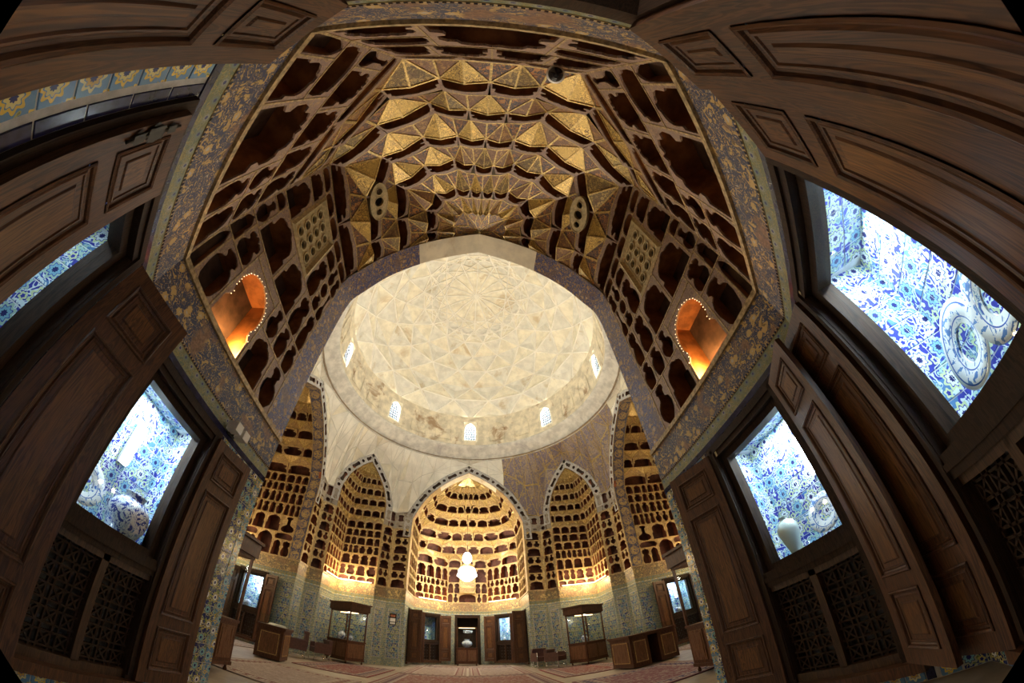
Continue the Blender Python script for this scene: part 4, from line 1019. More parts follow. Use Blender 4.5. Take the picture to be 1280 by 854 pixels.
def dome():
    d = MB().lathe([(5.99, 9.98), (5.99, 10.10), (5.80, 10.28), (5.62, 10.50), (5.44, 10.58), (5.44, 10.64), (5.50, 10.66)], 96)
    root = struct(d.build('ceiling_dome', 'plaster_grey'))
    dr = MB(); nn = 96; win = set()
    for k in range(8):
        c = k*nn//8; win |= {c % nn, (c-1) % nn}
    zz = [(10.66, 5.50), (10.92, 5.49), (12.10, 5.43), (12.45, 5.40)]
    for i in range(nn):
        t0, t1 = 2*PI*i/nn, 2*PI*(i+1)/nn
        for k, ((z0, r0), (z1, r1)) in enumerate(zip(zz, zz[1:])):
            if k == 1 and i in win: continue
            dr.face([(r0*math.sin(t0), r0*math.cos(t0), z0), (r0*math.sin(t1), r0*math.cos(t1), z0), (r1*math.sin(t1), r1*math.cos(t1), z1), (r1*math.sin(t0), r1*math.cos(t0), z1)], None, 0, True)
    dr.build('drum', 'plaster_stained', root)
    for k in range(8):
        t = k*PI/4; s, c = math.sin(t), math.cos(t); fr = Fr((5.44*s - .5*c, 5.44*c + .5*s), (5.44*s + .5*c, 5.44*c - .5*s))
        M = fr.M(.5, 10.92, 0); WIN['n'] += 1; w = sempty('window_%d' % WIN['n'], M)
        hole = outline('arch', .70, 1.16, .05); out = [(-.40, -.02), (.40, -.02), (.40, 1.22), (-.40, 1.22)]; al = out + hole; mb = MB()
        for tri in tessellate_polygon([[V((*p, 0)) for p in out], [V((*p, 0)) for p in hole]]):
            p = [al[i] for i in tri]
            if (p[1][0]-p[0][0])*(p[2][1]-p[0][1]) - (p[2][0]-p[0][0])*(p[1][1]-p[0][1]) < 0: p = [p[0], p[2], p[1]]
            mb.face([(x, .0, z) for x, z in p])
        m = len(hole)
        for i in range(m):
            a, b = hole[i], hole[(i+1) % m]; mb.face([(a[0], 0, a[1]), (a[0], .16, a[1]), (b[0], .16, b[1]), (b[0], 0, b[1])])
        mb.build('reveal', 'plaster', w)
        g = MB()
        nx, nz = 5, 8; cw, chh = .66/nx, 1.12/nz
        for i in range(nx+1):
            for j in range(nz+1):
                x = -.33 + i*cw; z = j*chh + .02
                if j < nz: g.bar((x + (cw*.25 if j % 2 else -cw*.25), .10, z), (x + (-cw*.25 if j % 2 else cw*.25), .10, z+chh), .019, 4, 0, None, False, False)
                if i < nx: g.bar((x + (cw*.25 if j % 2 else -cw*.25), .10, z), (x + cw + (cw*.25 if j % 2 else -cw*.25), .10, z), .019, 4, 0, None, False, False)
        stuff(g.build('grille', 'grille_dark', w))
        MB().box(-.36, .36, .125, .129, 0, 1.15).build('glass_pane', 'glass', w)
        # two blind arched panels between this window and the next
        for f in (.34, .66):
            tt = t + f*PI/4; s2, c2 = math.sin(tt), math.cos(tt); f2 = Fr((5.43*s2 - .5*c2, 5.43*c2 + .5*s2), (5.43*s2 + .5*c2, 5.43*c2 - .5*s2)); pm = MB()
            o = outline('arch', .95, 1.25, .06)
            for i in range(len(o)):
                a, b = o[i], o[(i+1) % len(o)]; pm.bar(f2.P(.5+a[0], 10.86+a[1], .0), f2.P(.5+b[0], 10.86+b[1], .0), .022, 4, 0, None, False, False)
            pm.build('blind_panel', 'plaster_stained', root)
    # the plaster star net
    rings = [(-1.5, 16, 0), (13, 16, .5), (25, 16, 0), (37, 16, .5), (48, 16, 0), (58, 16, .5), (67, 16, 0)]
    def DP(th, az, off=0): r = (5.40-off)*math.cos(th); return V((r*math.sin(az), r*math.cos(az), 12.45 + (4.05-off)*math.sin(th)))
    rel = [-.12, .22, -.02, .26, -.02, .16, .0]
    def RV(k, i): th, n, ph = rings[k]; return DP(math.radians(th), 2*PI*(i+ph)/n, rel[k])
    ribs = MB()
    def rib(a, b, r=.040):
        for q in range(3):
            p0, p1 = a.lerp(b, q/3), a.lerp(b, (q+1)/3); ribs.bar(p0, p1, r, 5, 0, None, False, False)
    for k in range(len(rings)-1):
        n = 16; sh = 0 if rings[k][2] == 0 else 1; mb = MB()
        for i in range(n):
            # lower edge i,i+1 ; upper vertex between
            a, b = RV(k, i), RV(k, i+1); u = RV(k+1, i + sh); u2 = RV(k+1, i + sh - 1 + 0) if False else RV(k+1, i+sh+1)
            g = (a+b+u)/3; out = V((g.x, g.y, (g.z-12.45))).normalized()
            c = g + out*.14
            for t in ((a, b, c), (b, u, c), (u, a, c)): mb.face(list(t)[::-1])
            g = (b+u+u2)/3; out = V((g.x, g.y, (g.z-12.45))).normalized(); c = g + out*.14
            for t in ((u, b, c), (b, u2, c), (u2, u, c)): mb.face(list(t)[::-1], None, 1)
            rib(a, u); rib(b, u); 
            if k % 2 == 1: rib(a, b)
        mb.build('star_net_tier', ['plaster', 'plaster_cool'], root)  # alternate facets greyer: shading of the net put into the colour
    mb = MB(); top = V((0, 0, 16.42))
    for i in range(32):
        a = DP(math.radians(67), 2*PI*i/32, .0); b = DP(math.radians(67), 2*PI*(i+1)/32, .0)
        a2 = DP(math.radians(79), 2*PI*i/32, .05 if i % 2 else -.02); b2 = DP(math.radians(79), 2*PI*(i+1)/32, .05 if (i+1) % 2 else -.02)
        mb.face([b, a, a2, b2]); mb.face([b2, a2, top])
    mb.build('rosette', 'plaster', root)
    for i in range(16):
        a = DP(math.radians(80), 2*PI*i/16, .04); rib(DP(math.radians(67), 2*PI*i/16, .02), a); rib(a, top + V((0, 0, -.03)), .03)
        for st in (3, 5):
            p = DP(math.radians(58), 2*PI*(i+.5)/16, .07); q = DP(math.radians(58), 2*PI*(i+.5+st)/16, .07)
            last = p
            for e in range(1, 7):
                m = p.lerp(q, e/6); rr = math.hypot(m.x, m.y); th = math.acos(min(1, rr/5.36)); m2 = V((m.x, m.y, 12.45 + 3.99*math.sin(th)))
                ribs.bar(last, m2, .032, 5, 0, None, False, False); last = m2
    stuff(ribs.build('star_net_ribs', 'plaster_white', root))

# ------------------------------------------------------------------ build the shell
def shell():
    f = MB(); f.face([(-12.6, -13, 0), (12.6, -13, 0), (12.6, 12.6, 0), (-12.6, 12.6, 0)]); struct(f.build('floor', 'stone_floor'))
    for nme, p0, p1 in (('wall_outer_left', (-12.6, -12.6), (-12.6, 12.6)), ('wall_outer_far', (-12.6, 12.6), (12.6, 12.6)), ('wall_outer_right', (12.6, 12.6), (12.6, -12.6))):
        fr = Fr(p0, p1); mb = MB(); wallquad(mb, fr, 0, fr.L, 0, 10.7); struct(mb.build(nme, 'masonry'))
    fr = Fr((12.6, -12.6), (-12.6, -12.6)); mb = MB(); L = fr.L
    wallquad(mb, fr, 0, L/2-.7, 0, 10.7); wallquad(mb, fr, L/2+.7, L, 0, 10.7); wallquad(mb, fr, L/2-.7, L/2+.7, 0, 10.7); struct(mb.build('wall_outer_near', 'masonry'))
    mb = MB(); out = [(-12.6, -12.6), (12.6, -12.6), (12.6, 12.6), (-12.6, 12.6)]; hole = [(5.9*math.cos(2*PI*i/48), 5.9*math.sin(2*PI*i/48)) for i in range(48)]; al = out + hole
    for t in tessellate_polygon([[V((*p, 0)) for p in out], [V((*p, 0)) for p in hole]]): mb.face([(al[i][0], al[i][1], 10.05) for i in t])
    struct(mb.build('ceiling_roof', 'masonry'))
shell()
FLAT = {  # window leaves: (hinge side along the wall, direction from the hinge in plan, width)
 'near': {0: [(-1, (-.19, .57), .60), (1, (-.33, -.50), .57)], 1: [(-1, (.45, .89), .57), (1, (-.905, -.425), .50)],
          3: [(-1, (-.72, .69), .53), (1, (.24, .97), .58)], 4: [(-1, (.35, -.94), .56), (1, (.06, .60), .60)], 'lit0': 1.0, 'lit1': 1.5, 'lit3': .2, 'lit4': 1.0},
}
s_ = .7071
def opened(t, n, ang_a=150, ang_b=150):
    """leaf pair swung open by the given angles, for a wall with direction t and inward normal n"""
    def rot(sgn, a):
        a = math.radians(a); d = t*(-sgn)*math.cos(a) + n*math.sin(a); return (d.x, d.y)
    return [(-1, rot(-1, ang_a), .57), (1, rot(1, ang_b), .57)]
def wset(ang, angs, lits):
    R = Matrix.Rotation(ang, 4, 'Z'); pts = [(-A_, B_), (-A_, B_+D1), (-G_, BK), (G_, BK), (A_, B_+D1), (A_, B_)]; out = {}
    for i in (0, 1, 3, 4):
        p, q = R @ V((*pts[i], 0)), R @ V((*pts[i+1], 0)); fr = Fr((p.x, p.y), (q.x, q.y)); out[i] = opened(fr.t, fr.n, *angs[i])
        out['lit%d' % i] = lits[i]
    return out
alcove(PI, 'near', True, FLAT['near'], 11)
alcove(0, 'far', False, wset(0, {0: (95, 100), 1: (120, 150), 3: (150, 120), 4: (100, 95)}, {0: .5, 1: .0, 3: 1.0, 4: .5}), 21)
alcove(PI/2, 'left', False, wset(PI/2, {0: (150, 95), 1: (150, 150), 3: (150, 150), 4: (110, 165)}, {0: .5, 1: .5, 3: .5, 4: .9}), 31)
alcove(-PI/2, 'right', False, wset(-PI/2, {0: (165, 110), 1: (150, 150), 3: (150, 150), 4: (150, 95)}, {0: .9, 1: .5, 3: .5, 4: .5}), 41)
corner(0, 'far_left', True, 51); corner(-PI/2, 'far_right', True, 61)
corner(PI/2, 'near_left', False, 71); corner(PI, 'near_right', False, 81)
pendentives(); dome()

# ------------------------------------------------------------------ doorways
def doorway(n, fr, uc, leaves, dark):
    root = sempty('door_%d' % n, fr.M(uc, 0, 0)); mb = MB()
    for s in (-1, 1): mb.box(min(s*.54, s*.66), max(s*.54, s*.66), -.04, .22, 0, 2.66)
    mb.box(-.54, .54, -.04, .22, 2.50, 2.66); mb.build('frame', 'dark_frame', root)
    p = MB()
    for s in (-1, 1): p.face([(s*.56, .22, 0), (s*.56, 1.6 if not dark else .9, 0), (s*.56, 1.6 if not dark else .9, 2.56), (s*.56, .22, 2.56)][::s])
    y1 = 1.6 if not dark else .9
    p.face([(-.56, .22, 2.56), (.56, .22, 2.56), (.56, y1, 2.56), (-.56, y1, 2.56)])
    if dark: p.face([(-.56, y1, 0), (.56, y1, 0), (.56, y1, 2.56), (-.56, y1, 2.56)])
    p.face([(-.56, y1, 0), (.56, y1, 0), (.56, y1, 2.56), (-.56, y1, 2.56)]) if not dark else None
    p.build('passage', 'masonry' if not dark else 'dark_frame', root)
    for hs, wd, wl in leaves:
        d = V((*wd, 0)); leaf(root, (hs*.55, -.065), (d.dot(fr.t), -d.dot(fr.n)), wl, 'door_leaf', .04, 2.57)
    return root
nb = Fr((G_, -BK), (-G_, -BK)); doorway(1, nb, nb.L/2, [(-1, (.90, .38), .40), (1, (-.88, .47), .41)], False)
fb = Fr((-G_, BK), (G_, BK)); doorway(2, fb, fb.L/2, [], True)

# the gilded latticed balcony in the middle of the far wall
o = sempty('trim_balcony', fb.M(fb.L/2, 0, 0)); mb = MB()
mb.box(-.42, .42, -.16, .0, 3.85, 3.90).box(-.42, .42, -.16, -.13, 4.16, 4.20)
for i in range(15): mb.box(-.40+i*.057-.008, -.40+i*.057+.008, -.15, -.135, 3.90, 4.16)
mb.box(-.42, -.38, -.16, .0, 3.90, 5.2).box(.38, .42, -.16, .0, 3.90, 5.2).box(-.42, .42, -.16, 0, 5.2, 5.27)
for k in range(-2, 3): mb.box(k*.14-.012, k*.14+.012, -.06, -.04, 4.2, 5.2)
for z in (4.45, 4.7, 4.95): mb.box(-.38, .38, -.06, -.04, z-.012, z+.012)
mb.build('balustrade', 'gilt_rim', o)

# ------------------------------------------------------------------ china
PL = [(0, .0), (.09, .0), (.095, .006), (.13, .012), (.20, .030), (.21, .034), (.205, .040), (.13, .022), (.09, .014), (0, .012)]
def plate(loc, face, r, label, group=None, tilt=18):
    """face: plan direction the plate looks to"""
    k = r/.21; mb = MB().lathe([(a*k, -b*k) for a, b in PL], 40, (0, 0, 0), 0, 'y')
    o = mb.build('plate', 'plate_china'); d = V((face[0], face[1], 0)).normalized()
    rz = math.atan2(d.x, -d.y); o.location = V(loc) + V((0, 0, r)); o.rotation_euler = (-math.radians(tilt), 0, rz); o.scale = (1, 1, 1)
    return tag(o, label, 'plate', group or 'plates in the near cabinets')
VASE = [(0, 0), (.052, 0), (.054, .01), (.044, .03), (.046, .06), (.072, .16), (.088, .22), (.086, .26), (.06, .30), (.032, .32), (.028, .335), (.04, .35), (.036, .352), (.026, .33), (0, .32)]
JAR = [(0, 0), (.10, 0), (.115, .03), (.17, .13), (.185, .21), (.165, .28), (.11, .33), (.085, .34), (.085, .37), (.10, .385), (.09, .39), (.07, .36), (0, .34)]
POT = [(0, 0), (.11, 0), (.13, .03), (.24, .13), (.27, .22), (.24, .31), (.15, .38), (.12, .39), (.12, .43), (.15, .45), (.14, .46), (.10, .42), (0, .38)]
BOTL = [(0, 0), (.05, 0), (.085, .05), (.095, .11), (.075, .17), (.03, .22), (.024, .30), (.034, .33), (.02, .32), (0, .3)]
def pot(name, prof, loc, mat, label, cat, k=1.0, group=None):
    o = MB().lathe([(r*k, h*k) for r, h in prof], 28).build(name, mat); o.location = loc; return tag(o, label, cat, group or ('jars on display' if cat == 'jar' else 'vases on display' if cat == 'vase' else None))
def inwin(side, x, d):
    """a point of a near cabinet: distance |u| from the hall end of its wall, depth d behind the wall"""
    T_ = {'R1': (V((A_, -B_, 0)), V((0, -1, 0)), V((1, 0, 0))), 'L1': (V((-A_, -B_, 0)), V((0, -1, 0)), V((-1, 0, 0))),
          'R2': (V((A_, -B_-D1, 0)), V((-s_, -s_, 0)), V((s_, -s_, 0))), 'L2': (V((-A_, -B_-D1, 0)), V((s_, -s_, 0)), V((-s_, -s_, 0)))}[side]
    return T_[0] + T_[1]*x + T_[2]*d
def pz(side, x, d, z): p = inwin(side, x, d); return (p.x, p.y, z)
plate(pz('R2', .88, .34, 1.285), (-s_, s_), .225, 'blue and white plate in the upper right cabinet, the one nearer the window sill corner', None)
plate(pz('R2', 1.27, .30, 1.285), (-s_, s_), .20, 'blue and white plate in the upper right cabinet, cut off by the photo edge', None)
pot('vase', VASE, pz('R1', 1.42, .24, 1.22), 'celadon', 'plain pale celadon meiping vase in the lower right cabinet', 'vase', 1.2)
plate(pz('R1', 1.80, .36, 1.285), (-1, 0), .185, 'white and blue plate standing behind the pale vase in the lower right cabinet')
pot('jar', JAR, pz('L1', 1.44, .27, 1.22), 'china', 'big blue and white jar at the bottom of the lower left cabinet', 'jar', 1.12)
plate(pz('L1', 1.92, .36, 1.285), (1, 0), .195, 'blue and white plate half hidden by the shutter in the lower left cabinet')

# ------------------------------------------------------------------ display cases
def case(loc, rz, w, d, hb, hg, hc, label, nm='display_case', group='wooden display cases in the hall', crown=True):
    t = thing(nm, label, 'display case', loc, rz, group)
    b = MB().box(-w/2, w/2, -d/2, d/2, .12, hb).box(-w/2-.02, w/2+.02, -d/2-.02, d/2+.02, hb, hb+.045).box(-w/2-.015, w/2+.015, -d/2-.015, d/2+.015, .10, .16).build('cabinet', 'furniture_wood', t)
    for k, (a, c) in enumerate(((-w/2+.06, -.03), (.03, w/2-.06)) if w > .8 else ((-w/2+.07, w/2-.07),)):
        MB().box(a, c, -d/2-.012, -d/2, .22, hb-.06).box(a+.05, c-.05, -d/2-.02, -d/2-.012, .27, hb-.11).build('door_panel', 'furniture_panel', b)
    for s in (-1, 1): MB().box(min(s*w/2, s*(w/2+.012)), max(s*w/2, s*(w/2+.012)), -d/2+.06, d/2-.06, .22, hb-.06).build('side_panel', 'furniture_panel', b)
    for sx in (-1, 1):
        for sy in (-1, 1):
            MB().lathe([(.0, 0), (.025, 0), (.035, .025), (.03, .05), (.018, .07), (.03, .10), (.035, .12)], 12, (sx*(w/2-.05), sy*(d/2-.05), 0)).build('leg', 'furniture_wood', t)
            MB().box(sx*w/2-(.045 if sx > 0 else 0), sx*w/2+(.045 if sx < 0 else 0), sy*d/2-(.045 if sy > 0 else 0), sy*d/2+(.045 if sy < 0 else 0), hb+.045, hg).build('post', 'furniture_wood', t)
    for s in (-1, 1):
        MB().box(-w/2+.045, w/2-.045, s*(d/2-.02)-.003, s*(d/2-.02)+.003, hb+.045, hg).build('glass_pane', 'glass_case', t)
        MB().box(s*(w/2-.02)-.003, s*(w/2-.02)+.003, -d/2+.045, d/2-.045, hb+.045, hg).build('glass_pane', 'glass_case', t)
    if crown:
        MB().box(-w/2-.01, w/2+.01, -d/2-.01, d/2+.01, hg, hg+.05).box(-w/2-.05, w/2+.05, -d/2-.05, d/2+.05, hg+.05, hc-.05).box(-w/2-.09, w/2+.09, -d/2-.09, d/2+.09, hc-.05, hc).build('crown', 'furniture_wood', t)
    else: MB().box(-w/2, w/2, -d/2, d/2, hg, hg+.04).build('crown', 'furniture_wood', t)
    MB().box(-w/2+.1, w/2-.1, -.03, .03, hg-.025, hg-.005).build('case_light', 'warm_glow', t)
    l = lamp('POINT', 'case_lamp', (0, 0, hg-.12), 8, CREAM, .05); l.parent = t
    return t
case((-4.46, 4.50, .024), math.radians(-38), 1.32, .80, .80, 1.92, 2.28, 'tall dark wooden display case with white jars, left of the dark notice board')
pot('jar', JAR, (-4.66, 4.50, .871), 'china', 'lidded white and blue jar in the tall left display case', 'jar', .85)
pot('jar', JAR, (-4.26, 4.38, .871), 'china_dense', 'small squat white jar in the tall left display case', 'jar', .5)
case((4.46, 4.50, .024), math.radians(38), 1.32, .80, .80, 1.92, 2.28, 'tall dark wooden display case holding one small vase, behind the right desk')
pot('vase', JAR, (4.34, 4.42, .871), 'china', 'small blue and white vase inside the tall right display case', 'vase', .72)
case((-.03, 9.30, .024), 0, .98, .62, .84, 1.90, 1.95, 'wooden case with a lit glass box in front of the far central doorway', crown=False)
pot('pot', POT, (-.03, 9.28, .911), 'china_dense', 'round bellied blue and white pot in the far central case', 'pot', .95)
case((-4.06, -4.42, .024), math.radians(90), 1.0, .72, .82, 1.95, 2.30, 'tall display case half hidden behind the left tiled pier')
case((4.13, -4.20, .024), math.radians(-90), 1.0, .72, .82, 1.95, 2.30, 'tall display case half hidden behind the right tiled pier')

def desk(loc, rz, label, w, d, h, split=None, gh=.30, cat='desk', nm='display_desk'):
    t = thing(nm, label, cat, loc, rz); mb = MB()
    blocks = [(0, w)] if not split else [(0, split[0]), (split[1], w)]
    for a, b in blocks: mb.box(a, b, 0, d, .03, h-.06)
    if split: mb.box(split[0], split[1], d-.05, d, .03, h-.06)
    mb.build('body', 'furniture_wood', t)
    for a, b in blocks:
        p = MB().box(a+.08, b-.08, -.014, 0, .14, h-.16).build('inlaid_panel', 'furniture_panel', t)
        [MB().box(q[0], q[1], -.018, -.014, q[2], q[3]).build('inlay_line', 'gilt_rim', p) for q in ((a+.10, b-.10, .16, .175), (a+.10, b-.10, h-.195, h-.18), (a+.10, a+.115, .175, h-.195), (b-.115, b-.10, .175, h-.195))]
    for x, sx in ((0, -1), (w, 1)):
        p = MB().box(min(x, x+sx*.014), max(x, x+sx*.014), .10, d-.10, .14, h-.16).build('inlaid_panel', 'furniture_panel', t)
        x2 = x + sx*.014; [MB().box(min(x2, x2+sx*.004), max(x2, x2+sx*.004), q[0], q[1], q[2], q[3]).build('inlay_line', 'gilt_rim', p) for q in ((.12, d-.12, .16, .175), (.12, d-.12, h-.195, h-.18), (.12, .135, .175, h-.195), (d-.135, d-.12, .175, h-.195))]
    MB().box(-.05, w+.05, -.05, d+.05, h-.06, h).box(-.025, w+.025, -.025, d+.025, h-.09, h-.06).build('desk_top', 'furniture_wood', t)
    a, b, c, e = .0, w, .0, d
    MB().box(a, b, c-.003, c+.003, h, h+gh).build('glass_pane', 'glass_case', t); MB().box(a, b, e-.003, e+.003, h, h+gh).build('glass_pane', 'glass_case', t)
    MB().box(a-.003, a+.003, c, e, h, h+gh).build('glass_pane', 'glass_case', t); MB().box(b-.003, b+.003, c, e, h, h+gh).build('glass_pane', 'glass_case', t)
    MB().box(a, b, c, e, h+gh, h+gh+.006).build('glass_lid', 'glass_case', t)
    return t
dl = desk((-5.28, -.48, 0), math.radians(12), 'dark wooden lectern desk with a glass box and open book, left of the chairs', .70, .82, .90, None, .26, 'desk', 'lectern_desk')
bk = thing('open_book', 'open manuscript lying under glass on the left lectern desk', 'book', (-4.98, -.02, .905), math.radians(60))
mb = MB()
for s in (-1, 1):
    n = 6
    for i in range(n):
        x0, x1 = i/n*.24, (i+1)/n*.24; f = lambda x: .05*math.sin(min(1, x/.24+.15)*PI)*1.0 + .01
        mb.face([(s*x0, -.17, f(x0)), (s*x1, -.17, f(x1)), (s*x1, .17, f(x1)), (s*x0, .17, f(x0))][::s])
        for y in (-.17, .17): mb.face([(s*x0, y, 0), (s*x1, y, 0), (s*x1, y, f(x1)), (s*x0, y, f(x0))])
mb.build('pages', 'paper', bk); MB().box(-.26, .26, -.185, .185, -.004, .002).build('cover', 'leather', bk)
desk((4.02, -.50, 0), math.radians(9), 'long dark wooden desk with a knee opening, in front of the right case', 1.48, 1.02, .90, (.56, .88), .16)

def chair(loc, rz, label, h=.86, arms=True):
    t = thing('armchair', label, 'chair', loc, rz, 'leather chairs by the piers')
    MB().box(-.30, .30, -.27, .27, .26, .44).build('seat', 'leather', t)
    MB().box(-.30, .30, .20, .32, .40, h-.05).box(-.29, .29, .17, .33, h-.08, h).build('backrest', 'leather', t)
    if arms:
        for s in (-1, 1): MB().box(min(s*.27, s*.34), max(s*.27, s*.34), -.27, .30, .26, .60).build('armrest', 'leather', t)
    for sx in (-1, 1):
        for sy in (-1, 1): MB().bar((sx*.31, sy*.26, 0), (sx*.31, sy*.26, .62 if sy < 0 else .30), .014, 8).build('leg', 'chrome', t)
        MB().bar((sx*.31, -.26, .10), (sx*.31, .26, .10), .012, 8).build('stretcher', 'chrome', t)
    return t
chair((-5.42, 2.42, .024), math.radians(-62), 'taller brown leather armchair beside the left lectern desk', .90)
chair((-4.86, 3.02, .024), math.radians(-52), 'low brown leather armchair between the taller armchair and the left case', .74)
chair((2.84, 5.40, .024), math.radians(14), 'brown leather armchair against the blue tiled pier right of the far alcove', .78)
chair((3.22, 4.62, .024), math.radians(48), 'dark leather armchair seen from its side next to the tall right case', .72)

# notice board on the far left pier
nb_ = thing('notice_board', 'dark framed notice with white sheets on the pier left of the far alcove', 'sign', (-3.05, 5.975, 1.75)); 
MB().box(-.14, .14, -.03, .0, .0, .46).build('board', 'black_plastic', nb_); MB().box(-.11, .11, -.036, -.03, .12, .27).build('sheet', 'paper', nb_); MB().box(-.11, .11, -.036, -.03, .02, .09).build('small_sheet', 'paper', nb_); MB().box(-.10, .10, -.036, -.03, .32, .42).build('red_heading', 'niche_inside_red', nb_)
# framed sheets and jars in the lit cabinet of the left alcove
for i, (x, z, w_, h_) in enumerate(((-7.62, 1.82, .20, .36), (-7.28, 1.62, .18, .32))):
    p = thing('picture', ('taller', 'lower')[i] + ' white framed sheet in the blue lit cabinet of the left alcove', 'picture', (x, 2.608+.585, z), 0, 'framed sheets in the left alcove cabinet')
    MB().box(-w_/2, w_/2, -.02, 0, 0, h_).build('picture_frame', 'black_plastic', p); MB().box(-w_/2+.02, w_/2-.02, -.024, -.02, .02, h_-.02).build('sheet', 'paper', p)
pot('jar', JAR, (-7.85, 2.608+.30, 1.22), 'china_dense', 'dark blue round jar in the lit cabinet of the left alcove', 'jar', .85)
pot('bowl', [(0, 0), (.05, 0), (.06, .02), (.13, .09), (.125, .09), (.05, .03), (0, .03)], (-7.40, 2.608+.28, 1.22), 'china', 'small bowl beside the round jar in the lit cabinet of the left alcove', 'bowl', 1.0)
pot('jar', JAR, (7.62, 2.608+.28, 1.22), 'china', 'white jar low in the lit cabinet of the right alcove', 'jar', .7)
p = Fr((G_, BK), (A_, B_+D1)).P(1.08-.2, 1.22, -.25); pot('vase', BOTL, p, 'china', 'slim vase behind the lit far window right of the central case', 'vase', 1.0)
p = Fr((-A_, B_+D1), (-G_, BK)).P(1.08-.1, 1.22, -.25); pot('bowl', [(0, 0), (.07, 0), (.08, .02), (.17, .12), (.16, .12), (.06, .03), (0, .03)], p, 'china', 'pale bowl behind the dark far window left of the central case', 'bowl', 1.0)

# ------------------------------------------------------------------ lamp in the far alcove
ch = thing('chandelier', 'glowing two-tier crystal chandelier hanging before the far alcove wall', 'chandelier', (-.02, 8.6, 4.25))
ch.scale = (1.55, 1.55, 1.55)
MB().lathe([(.0, .0), (.12, .02), (.26, .14), (.30, .26), (.27, .40), (.22, .46)], 24).build('crystal_bowl', 'crystal_glow', ch)
MB().lathe([(.22, .46), (.25, .50), (.16, .56), (.10, .64)], 24).build('brass_ring', 'gilt_rim', ch)
MB().lathe([(.10, .64), (.15, .72), (.15, .86), (.08, .98), (.0, 1.0)], 20).build('upper_crystal', 'crystal_glow', ch)
for i in range(12):
    a = 2*PI*i/12; MB().lathe([(0, 0), (.012, .01), (.016, .03), (.008, .07), (0, .08)], 6, (.31*math.cos(a), .31*math.sin(a), .16)).build('pendant_drop', 'crystal_glow', ch)
MB().bar((0, 0, 1.0), (0, 0, 2.8), .006, 6).build('chain', 'iron', ch)
l = lamp('POINT', 'chandelier_light', (0, -.42, .30), 420, (1.0, .86, .62), .25); l.parent = ch
l = lamp('POINT', 'chandelier_light', (0, .0, 1.25), 90, (1.0, .86, .62), .15); l.parent = ch

# warm strip lights lying on the gilt cornices
def strip(p0, p1, power, label, z=3.345, off=.10):
    fr = Fr(p0, p1); t = thing('strip_light', label, 'light', fr.P(fr.L/2, z, off), math.atan2(fr.t.y, fr.t.x), 'strip lights on the cornices')
    MB().box(-fr.L*.42, fr.L*.42, -.02, .02, 0, .03).build('housing', 'white_paint', t); MB().box(-fr.L*.42, fr.L*.42, -.012, .012, .03, .04).build('tube', 'warm_glow', t)
    n = 2
    for i in range(n):
        l = lamp('POINT', 'strip_glow', (0, 0, 0), power*1.5/n, WARM, .10); l.parent = t; l.location = (fr.L*(i/n - .25), -.30, .10)
strip((-5.55, 3.85), (-5.55, 5.55), 42, 'warm strip light on the side cornice of the far left niche'); strip((-5.55, 5.55), (-3.85, 5.55), 50, 'warm strip light on the back cornice of the far left niche')
strip((3.85, 5.55), (5.55, 5.55), 50, 'warm strip light on the back cornice of the far right niche'); strip((5.55, 5.55), (5.55, 3.85), 42, 'warm strip light on the side cornice of the far right niche')
strip((-A_, B_+D1), (-G_, BK), 40, 'warm strip light on the far alcove cornice, left of the balcony'); strip((G_, BK), (A_, B_+D1), 40, 'warm strip light on the far alcove cornice, right of the balcony')
strip((-BK, -G_), (-BK, G_), 95, 'warm strip light on the back cornice of the left alcove'); strip((BK, G_), (BK, -G_), 95, 'warm strip light on the back cornice of the right alcove')
strip((-BK, G_), (-B_-D1, A_), 60, 'warm strip light on the canted cornice of the left alcove'); strip((B_+D1, A_), (BK, G_), 60, 'warm strip light on the canted cornice of the right alcove')

# orange lamps inside the two big arched niches of the near alcove
for sx, lb in ((-1, 'small orange lamp lighting the big arched niche above the left pier'), (1, 'small orange lamp lighting the big arched niche above the right pier')):
    t = thing('niche_lamp', lb, 'lamp', (sx*(A_+.16), -B_-1.56, 3.36), 0, 'orange niche lamps'); MB().lathe([(0, 0), (.035, 0), (.035, .03), (.02, .04)], 12).build('lamp_base', 'iron', t); MB().lathe([(.02, .04), (.035, .07), (.02, .11), (0, .12)], 12).build('bulb', 'bulb_glow', t)
    l = lamp('POINT', 'niche_glow', (0, 0, .18), 26, (1.0, .52, .14), .03); l.parent = t

for sx in (-1, 1):
    mb = MB(); ol = outline('lamp_arch', .75, 1.025, .04); ol = ol[1:-1]
    for (x0, z0), (x1, z1) in zip(ol, ol[1:]):
        n = max(1, int(math.hypot(x1-x0, z1-z0)/.045))
        for i in range(n):
            x, z = x0 + (x1-x0)*i/n, z0 + (z1-z0)*i/n
            if z > .25: mb.lathe([(0, -.007), (.007, 0), (0, .007)], 5, (sx*(A_-.012), -B_-1.815 + x, 3.335+z))
    o = mb.build('light_string', 'bead_glow'); tag(o, 'string of tiny warm bead lights edging the %s lit niche' % ('left' if sx < 0 else 'right'), 'lights', 'strings of bead lights', 'stuff')
